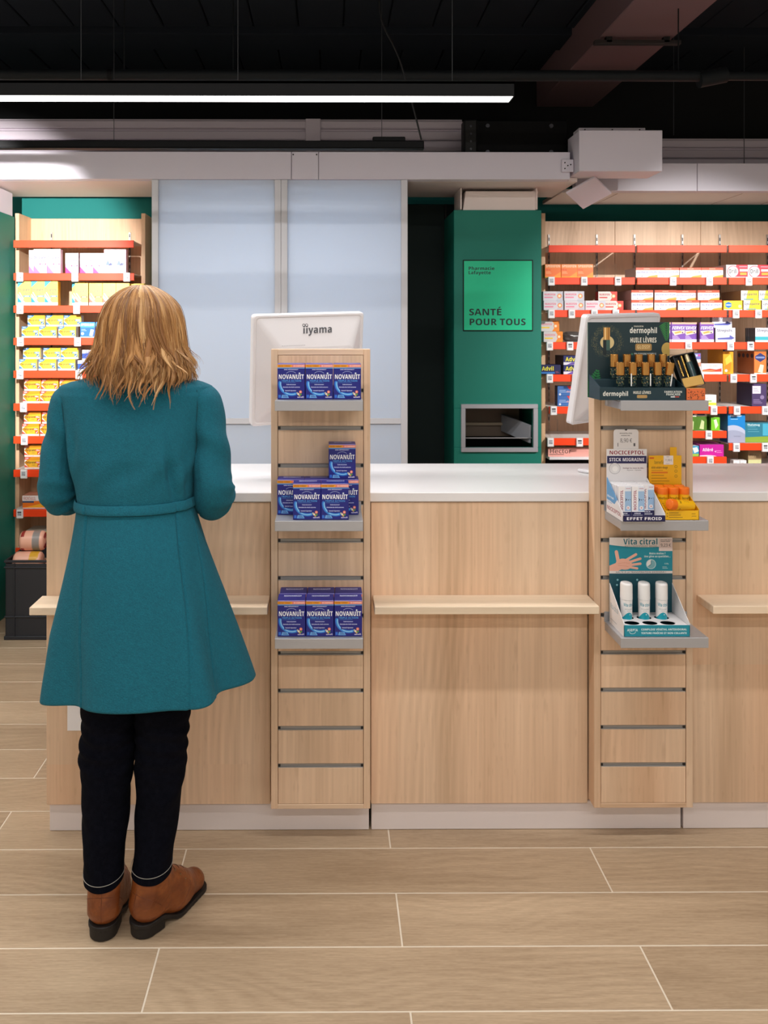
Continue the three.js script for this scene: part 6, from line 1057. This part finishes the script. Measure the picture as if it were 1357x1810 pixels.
  sleeve([[0.142, 1.366, -0.03, 0.056, 0.03], [0.17, 1.35, -0.028, 0.063, 0.045], [0.187, 1.26, -0.022, 0.064, 0.046], [0.192, 1.18, -0.014, 0.064, 0.05], [0.198, 1.115, -0.01, 0.064, 0.053], [0.188, 1.085, -0.055, 0.053, 0.052], [0.165, 1.095, -0.15, 0.048, 0.048], [0.13, 1.11, -0.25, 0.043, 0.043]], 'sleeve', 1);
}
// armhole seams where the sleeves are set in; darker tube paints the groove shadow
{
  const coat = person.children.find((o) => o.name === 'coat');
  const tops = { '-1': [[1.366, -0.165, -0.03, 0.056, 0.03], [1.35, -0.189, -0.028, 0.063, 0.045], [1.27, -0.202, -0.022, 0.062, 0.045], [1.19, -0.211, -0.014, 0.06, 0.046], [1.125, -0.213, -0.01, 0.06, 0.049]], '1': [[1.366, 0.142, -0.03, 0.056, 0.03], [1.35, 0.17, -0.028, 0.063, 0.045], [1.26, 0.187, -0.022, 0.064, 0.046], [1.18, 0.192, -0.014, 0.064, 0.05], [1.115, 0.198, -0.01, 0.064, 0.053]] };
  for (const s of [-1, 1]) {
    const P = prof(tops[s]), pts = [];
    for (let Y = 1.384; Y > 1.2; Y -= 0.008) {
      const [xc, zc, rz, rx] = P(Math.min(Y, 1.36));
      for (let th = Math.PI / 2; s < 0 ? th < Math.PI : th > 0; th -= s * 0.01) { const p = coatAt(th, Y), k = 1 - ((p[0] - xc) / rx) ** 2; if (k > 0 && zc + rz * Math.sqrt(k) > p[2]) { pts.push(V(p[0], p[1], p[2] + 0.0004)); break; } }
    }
    if (pts.length > 6) part('armhole_seam_shade', new THREE.TubeGeometry(new THREE.CatmullRomCurve3(pts.filter((_, i) => i % 2 === 0)), 60, 0.0014, 6), std(0x03424e, 0.9), coat);
  }
}
// ---- trousers
{
  const denimT = dataTex(128, 128, (u, v) => { const k = (noise2(u * 64, v * 64, 64, 64) - 0.5) * 12 + (noise2(u * 12, v * 12, 12, 12) - 0.5) * 8; return [12 + k * 0.6, 14 + k * 0.6, 23 + k * 0.7]; }, true, [3, 3]);
  const denim = new THREE.MeshPhysicalMaterial({ map: denimT, roughness: 0.95, specularIntensity: 0.12, side: THREE.DoubleSide });
  const leg = (rows, ph) => { const P = prof(rows); const y0 = rows[0][0], y1 = rows[rows.length - 1][0];
    return gridGeometry(72, 170, (u, v) => {
      const th = u * Math.PI * 2, Y = lerp(y0, y1, Math.min(1, v / 0.97)), [a, b, cx, cz] = P(Y);
      let w = 0.003 * gauss(Y - 0.48, 0.07) * Math.sin(Y * 150 + Math.sin(th + ph) * 2.4) + 0.0055 * (noise2(Math.cos(th) * 1.6 + 20 + ph, Y * 26 + Math.sin(th) * 1.5 + 9) - 0.5) + 0.0012 * Math.sin(Y * 47 + th * 2 + ph);
      const slope = v > 0.9 ? 0 : 0;
      if (v > 0.97) w -= (v - 0.97) / 0.03 * 0.006;
      return [cx + (a + w) * Math.cos(th), Y + (Y < 0.19 ? -0.006 * Math.sin(th) * smooth(0.19, 0.14, Y) : 0) + (v > 0.97 ? 0.004 * (v - 0.97) / 0.03 : 0), cz + (b + w) * Math.sin(th), u * 1.2, Y * 3];
    }, true); };
  const left = leg([[1.0, 0.08, 0.1, -0.062, 0.015], [0.8, 0.079, 0.1, -0.066, 0.014], [0.62, 0.074, 0.088, -0.068, 0.014], [0.5, 0.071, 0.078, -0.071, 0.016], [0.43, 0.07, 0.07, -0.074, 0.02], [0.31, 0.06, 0.064, -0.076, 0.028], [0.2, 0.0525, 0.058, -0.077, 0.036], [0.13, 0.0495, 0.057, -0.077, 0.0415]], 0.4);
  const right = leg([[1.0, 0.08, 0.1, 0.066, 0.015], [0.8, 0.079, 0.1, 0.068, 0.014], [0.62, 0.074, 0.088, 0.068, 0.014], [0.5, 0.0695, 0.078, 0.066, 0.014], [0.43, 0.067, 0.07, 0.0635, 0.014], [0.31, 0.0575, 0.064, 0.058, 0.014], [0.2, 0.051, 0.058, 0.047, 0.022], [0.142, 0.051, 0.0585, 0.0425, 0.029]], 2.2);
  const tr = part('trousers', mergeGeometries([left, right]), denim, person);
  const stitch = (cx, cz, y, a, b) => { const pts = []; for (let i = 0; i < 40; i++) { const t = i / 40 * Math.PI * 2; pts.push(V(cx + (a + 0.0012) * Math.cos(t), y - 0.005 * Math.sin(t), cz + (b + 0.0012) * Math.sin(t))); } return new THREE.TubeGeometry(new THREE.CatmullRomCurve3(pts, true), 80, 0.0008, 5, true); };
  part('cuff_stitching', stitch(-0.077, 0.041, 0.149, 0.0503, 0.0576), std(0xa8a49c, 0.8), tr);
  part('cuff_stitching', stitch(0.0435, 0.0275, 0.161, 0.0513, 0.0587), std(0xa8a49c, 0.8), tr);
}
// ---- ankle boots; local frame: heel at the origin, toe towards -z
{
  const leatherT = dataTex(256, 256, (u, v) => { const a = noise2(u * 14, v * 14, 14, 14) - 0.5, b = noise2(u * 50, v * 50, 50, 50) - 0.5, c = noise2(u * 5, v * 5, 5, 5) - 0.5, k = a * 26 + b * 14 + c * 36; return [128 + k, 68 + k * 0.75, 28 + k * 0.45]; }, true, [1.2, 1.2]);
  const leather = std(0xffffff, 0.4, { map: leatherT }), rubber = std(0x15100e, 0.6), seamM = std(0x6b3416, 0.5);
  const soleY = (z) => lerp(0.036, 0.011, smooth(-0.06, -0.125, z));       // underside of the upper
  const plan = (x, z) => Math.min(cap([x, 0, z], [0, 0, -0.038], [0.002, 0, -0.13], 0.0355, 0.042), cap([x, 0, z], [0.002, 0, -0.13], [-0.002, 0, -0.222], 0.042, 0.031));
  const upperF = (x, y, z) => {
    const p = [x, y, z];
    let d = cap([x, y, z], [0, 0.075, -0.05], [0.002, 0.17, -0.055], 0.041, 0.037);
    d = smin(d, cap(p, [0, 0.066, -0.044], [0, 0.05, -0.13], 0.0385, 0.042), 0.03);
    d = smin(d, cap([x * 0.92, y, z], [0, 0.046, -0.13], [-0.002, 0.032, -0.217], 0.041, 0.03), 0.03);
    d = smin(d, cap(p, [0, 0.125, -0.068], [0, 0.056, -0.15], 0.034, 0.033), 0.04);
    d = Math.max(d, plan(x, z) - 0.006 + (y > 0.06 ? 0.02 * 0 : 0));
    d = Math.max(d, soleY(z) - y, y - 0.168);
    return d - 0.0006 * (noise2(x * 200 + 50, y * 200 + z * 140 + 50) - 0.5);
  };
  const soleF = (x, y, z) => { const s = soleY(z); return Math.max(plan(x, z) - 0.003, y - s - 0.001, s - 0.0105 - y, -y); };
  const heelF = (x, y, z) => Math.max(plan(x, z) - 0.001 + (0.036 - y) * 0.04, y - 0.027, -y, -z - 0.074);
  const up = fieldMesh(upperF, [-0.07, -0.004, -0.27], [0.07, 0.18, 0.014], 0.0031), so = fieldMesh(soleF, [-0.07, -0.004, -0.27], [0.07, 0.05, 0.014], 0.0026), he = fieldMesh(heelF, [-0.06, -0.004, -0.09], [0.06, 0.034, 0.014], 0.0026);
  // find the surface of the upper along a horizontal ray from the middle of the foot
  const surf = (cz, y, ang) => { let r = 0.09; for (let i = 0; i < 60; i++) { if (upperF(Math.cos(ang) * r, y, cz + Math.sin(ang) * r) < 0) break; r -= 0.0014; } return V(Math.cos(ang) * (r + 0.0004), y, cz + Math.sin(ang) * (r + 0.0004)); };
  const line = (pts, r = 0.0011) => new THREE.TubeGeometry(new THREE.CatmullRomCurve3(pts), 48, r, 5);
  const boot = (x, z, turn) => {
    const b = part('boot', up, leather, person, [x, 0.0015, z], [0, turn, 0]);
    part('sole', so, rubber, b); part('heel_block', he, rubber, b);
    const arc = []; for (let i = 0; i <= 16; i++) { const t = i / 16, ang = lerp(-0.35, Math.PI + 0.35, t), y = 0.045 + 0.062 * Math.pow(Math.sin(clamp(t, 0.001, 0.999) * Math.PI), 0.55); arc.push(surf(-0.05, y, ang)); }
    part('heel_counter_seam', line(arc), seamM, b);
    const back = []; for (let i = 0; i <= 8; i++) back.push(surf(-0.05, 0.04 + i * 0.0135, Math.PI / 2)); part('back_seam', line(back, 0.0009), seamM, b);
    for (const s of [-1, 1]) { const q = []; for (let i = 0; i <= 10; i++) { const t = i / 10; q.push(surf(lerp(-0.1, -0.155, Math.sin(t * 1.57)), lerp(0.03, 0.078, t), s > 0 ? -0.15 : Math.PI + 0.15)); } part('vamp_seam', line(q), seamM, b); }
    for (let i = 0; i < 4; i++) { const y = 0.088 + i * 0.014, cz = -0.11 + i * 0.004, a = surf(cz, y, -0.75), c = surf(cz, y, -Math.PI + 0.75), m = surf(cz, y + 0.006, -Math.PI / 2); part('lace', line([a, m, c], 0.0019), std(0x4a2712, 0.7), b); for (const e of [a, c]) part('eyelet', at(new THREE.SphereGeometry(0.0022, 8, 6), e.x, e.y, e.z), std(0x8a7a5a, 0.3, { metalness: 0.8 }), b); }
  };
  boot(-0.0705, 0.096, 0.06);
  boot(0.008, 0.082, -0.6);
}
// ---- hair: a combed mass, locks and loose strands
{
  const hairP = prof([ // Y, half width, half depth, centre z
    [1.66, 0.002, 0.002, -0.03], [1.656, 0.03, 0.034, -0.03], [1.645, 0.054, 0.062, -0.032], [1.625, 0.077, 0.087, -0.034], [1.6, 0.092, 0.1, -0.034], [1.57, 0.102, 0.107, -0.032], [1.53, 0.109, 0.108, -0.03], [1.49, 0.115, 0.106, -0.026], [1.455, 0.118, 0.104, -0.02], [1.425, 0.115, 0.1, -0.014], [1.395, 0.104, 0.098, -0.008], [1.35, 0.08, 0.105, 0]]);
  const surfH = (th, Y, off = 0) => { const [a, b, cz] = hairP(Y); return V(0.004 + (a + off) * Math.cos(th), Y, cz + (b + off) * Math.sin(th)); };
  const gap = (th) => smooth(0.75, 0.45, Math.abs(Math.atan2(Math.sin(th + Math.PI / 2), Math.cos(th + Math.PI / 2))));   // the face is left open
  const hairM = new THREE.MeshPhysicalMaterial({ color: 0xffffff, vertexColors: true, roughness: 0.5, sheen: 0.2, sheenRoughness: 0.4, sheenColor: new THREE.Color(0xd8b080), side: THREE.DoubleSide });
  const TONES = ['#8a5c32', '#a87640', '#b9864e', '#c9985e', '#966436', '#dab07a', '#6f4826', '#c28f56'].map((h) => new THREE.Color(h));
  const paint = (g, f) => { const p = g.attributes.position, c = new Float32Array(p.count * 3); for (let i = 0; i < p.count; i++) { const k = f(p.getX(i), p.getY(i), p.getZ(i)); c[i * 3] = k.r; c[i * 3 + 1] = k.g; c[i * 3 + 2] = k.b; } g.setAttribute('color', new THREE.BufferAttribute(c, 3)); return g; };
  const shell = gridGeometry(360, 110, (u, v) => {
    const th = u * Math.PI * 2, bot = lerp(1.405, 1.6, gap(th)), Y = lerp(1.66, bot, Math.pow(v, 1.25));
    const w = th + 0.12 * Math.sin(v * 5 + th * 2) , n = (noise2(w * 14 + 40, v * 1.6 + 9) - 0.5) * 0.012 + (noise2(w * 36 + 40, v * 3 + 9) - 0.5) * 0.006;
    const p = surfH(th, Y, (n - 0.004) * smooth(0, 0.25, v)); return [p.x, p.y, p.z, u, v];
  }, true);
  paint(shell, (x, y, z) => { const th = Math.atan2(z + 0.03, x), k = noise2(th * 30 + 100, y * 6 + 10) * 0.6 + noise2(th * 70 + 100, y * 9 + 10) * 0.4; return TONES[0].clone().lerp(TONES[3], k); });
  const hair = part('hair', shell, hairM, person);
  // a lock follows the surface from the crown, then swings out or in at the end
  const lockCurve = (th0, end, flip, lift, wob, hook, psi) => {
    const pts = [], N = 22, ph = rr(0, 6), p2 = rr(0, 6), fr = rr(0.7, 1.25);
    for (let i = 0; i <= N; i++) {
      const t = i / N, q = t * Math.sqrt(t), th = th0 + wob * Math.sin(t * 6.28 * fr + ph) * q + 0.1 * Math.sin(th0 * 2) * (1 - t);
      const Y = lerp(1.657, end, Math.pow(t, 1.12)), e = smooth(0.6, 1, t), p = surfH(th, Math.max(Y, 1.385), lift * smooth(0.02, 0.3, t) + flip * e * e + 0.005 * Math.sin(t * 7 + p2) * q);
      p.y = Y; if (Y < 1.385) p.z += (1.385 - Y) * 0.25 * Math.max(0, Math.sin(th));
      const f = clamp((t - 0.74) / 0.26, 0, 1) * 2.0, o = hook * Math.sin(f), tx = -Math.sin(th), tz = Math.cos(th), ox = Math.cos(th), oz = Math.sin(th);   // the end turns up in a J
      p.x += o * (Math.cos(psi) * tx + Math.abs(Math.sin(psi)) * ox); p.z += o * (Math.cos(psi) * tz + Math.abs(Math.sin(psi)) * oz); p.y += hook * (1 - Math.cos(f));
      pts.push(p);
    }
    return pts;
  };
  const ribbonTube = (pts, r, flat, sides, taper) => {
    const c = new THREE.CatmullRomCurve3(pts), N = pts.length + 4, idx = [], pos = [];
    for (let j = 0; j <= N; j++) {
      const t = j / N, p = c.getPoint(t), tg = c.getTangent(t), out = V(p.x - 0.004, 0, p.z + 0.025).normalize(), side = new THREE.Vector3().crossVectors(tg, out).normalize(), n2 = new THREE.Vector3().crossVectors(side, tg).normalize();
      const w = r * (taper(t));
      for (let k = 0; k < sides; k++) { const a = k / sides * Math.PI * 2, x = Math.cos(a) * w, y = Math.sin(a) * w * flat; pos.push(p.x + side.x * x + n2.x * y, p.y + side.y * x + n2.y * y, p.z + side.z * x + n2.z * y); }
    }
    for (let j = 0; j < N; j++) for (let k = 0; k < sides; k++) { const a = j * sides + k, b = j * sides + (k + 1) % sides, d = a + sides, e = b + sides; idx.push(a, b, d, b, e, d); }
    const g = new THREE.BufferGeometry(); g.setAttribute('position', new THREE.Float32BufferAttribute(pos, 3)); g.setIndex(idx); g.computeVertexNormals(); g.setAttribute('uv', new THREE.Float32BufferAttribute(new Float32Array(pos.length / 3 * 2), 2));
    return g;
  };
  const backTh = () => { const s = rnd(); return s < 0.72 ? rr(0.0, Math.PI) : s < 0.86 ? rr(-0.75, 0) : rr(Math.PI, Math.PI + 0.75); };
  const locks = [], strands = [];
  const tone = () => TONES[Math.floor(rnd() * TONES.length)];
  const fat = (t) => (0.3 + 0.7 * smooth(0, 0.3, t)) * (1 - 0.95 * smooth(0.66, 1, t));
  // a clump: a flat core lock with fine strands that run along it and draw together towards the tip
  const clump = (th, end, flip, lift, wob, hook, r, n) => {
    const pts = lockCurve(th, end, flip, lift, wob, hook, rr(-0.9, Math.PI + 0.9)), a = tone(), b = tone(), m = rnd() * 0.5, core = a.clone().lerp(b, m);
    locks.push(paint(ribbonTube(pts, r, 0.5, 8, fat), () => core));
    for (let k = 0; k < n; k++) {
      const u = rr(-1, 1), w = rr(0.15, 0.75), j = rr(0, 6), col = core.clone().lerp(tone(), rr(0.1, 0.75)), stop = Math.round(rr(0.86, 1) * (pts.length - 1));
      const sp = pts.slice(0, stop + 1).map((p, i) => { const t = i / (pts.length - 1), out = V(p.x - 0.004, 0, p.z + 0.025).normalize(), sd = V(-out.z, 0, out.x), rad = r * (0.35 + 0.65 * smooth(0, 0.3, t)) * (1 - 0.6 * smooth(0.6, 1, t)) * (1 + 0.15 * Math.sin(t * 9 + j)); return p.clone().addScaledVector(sd, u * rad * 1.15).addScaledVector(out, (Math.sqrt(Math.max(0, 1 - u * u)) * 0.5 + 0.06) * rad * w * 1.5 + 0.0003); });
      strands.push(paint(ribbonTube(sp, rr(0.0006, 0.0011), 1, 3, (t) => 1 - 0.75 * smooth(0.7, 1, t)), () => col));
    }
  };
  for (let i = 0; i < 150; i++) {
    const th = backTh(), side = Math.abs(Math.cos(th)), end = rr(1.36, 1.42) + side * 0.012;
    clump(th, end, side > 0.7 ? rr(0.004, 0.03) : rr(-0.01, 0.012), rr(-0.003, 0.004), rr(0.04, 0.2), rr(0.004, 0.016), rr(0.006, 0.013), 10);
  }
  for (let i = 0; i < 30; i++) clump(rr(0.7, 2.35), rr(1.325, 1.355), rr(-0.004, 0.014), rr(0.001, 0.005), rr(0.1, 0.26), rr(0.006, 0.022), rr(0.004, 0.007), 8);   // long ends over the collar
  for (let i = 0; i < 36; i++) { const left = i % 2 === 0; clump(left ? rr(2.4, 3.4) : rr(-0.3, 0.75), left ? rr(1.375, 1.405) : rr(1.36, 1.395), rr(0.016, 0.05), rr(0, 0.004), rr(0.04, 0.16), rr(0.008, 0.022), rr(0.0045, 0.008), 9); }   // flicks at both sides
  for (let i = 0; i < 700; i++) {
    const th = backTh(), side = Math.abs(Math.cos(th)), col = tone();
    strands.push(paint(ribbonTube(lockCurve(th, rr(1.35, 1.43) + side * 0.015, rr(-0.002, 0.01) + side * rr(0, 0.03), rr(0.002, 0.006) + (rnd() > 0.95 ? rr(0.002, 0.01) : 0), rr(0.04, 0.2), rr(0.004, 0.018), rr(-1, 4)), rr(0.0004, 0.0008), 1, 3, (t) => 1 - 0.8 * smooth(0.7, 1, t)), () => col));
  }
  const lk = part('locks', mergeGeometries(locks), hairM, hair); lk.userData.kind = 'stuff';
  const sd = part('loose_strands', mergeGeometries(strands), hairM, hair); sd.userData.kind = 'stuff';
}

scene.traverse((o) => { if (o.isMesh) { o.receiveShadow = true; o.castShadow = o.material.transmission ? false : true; } });
renderer.render(scene, camera);
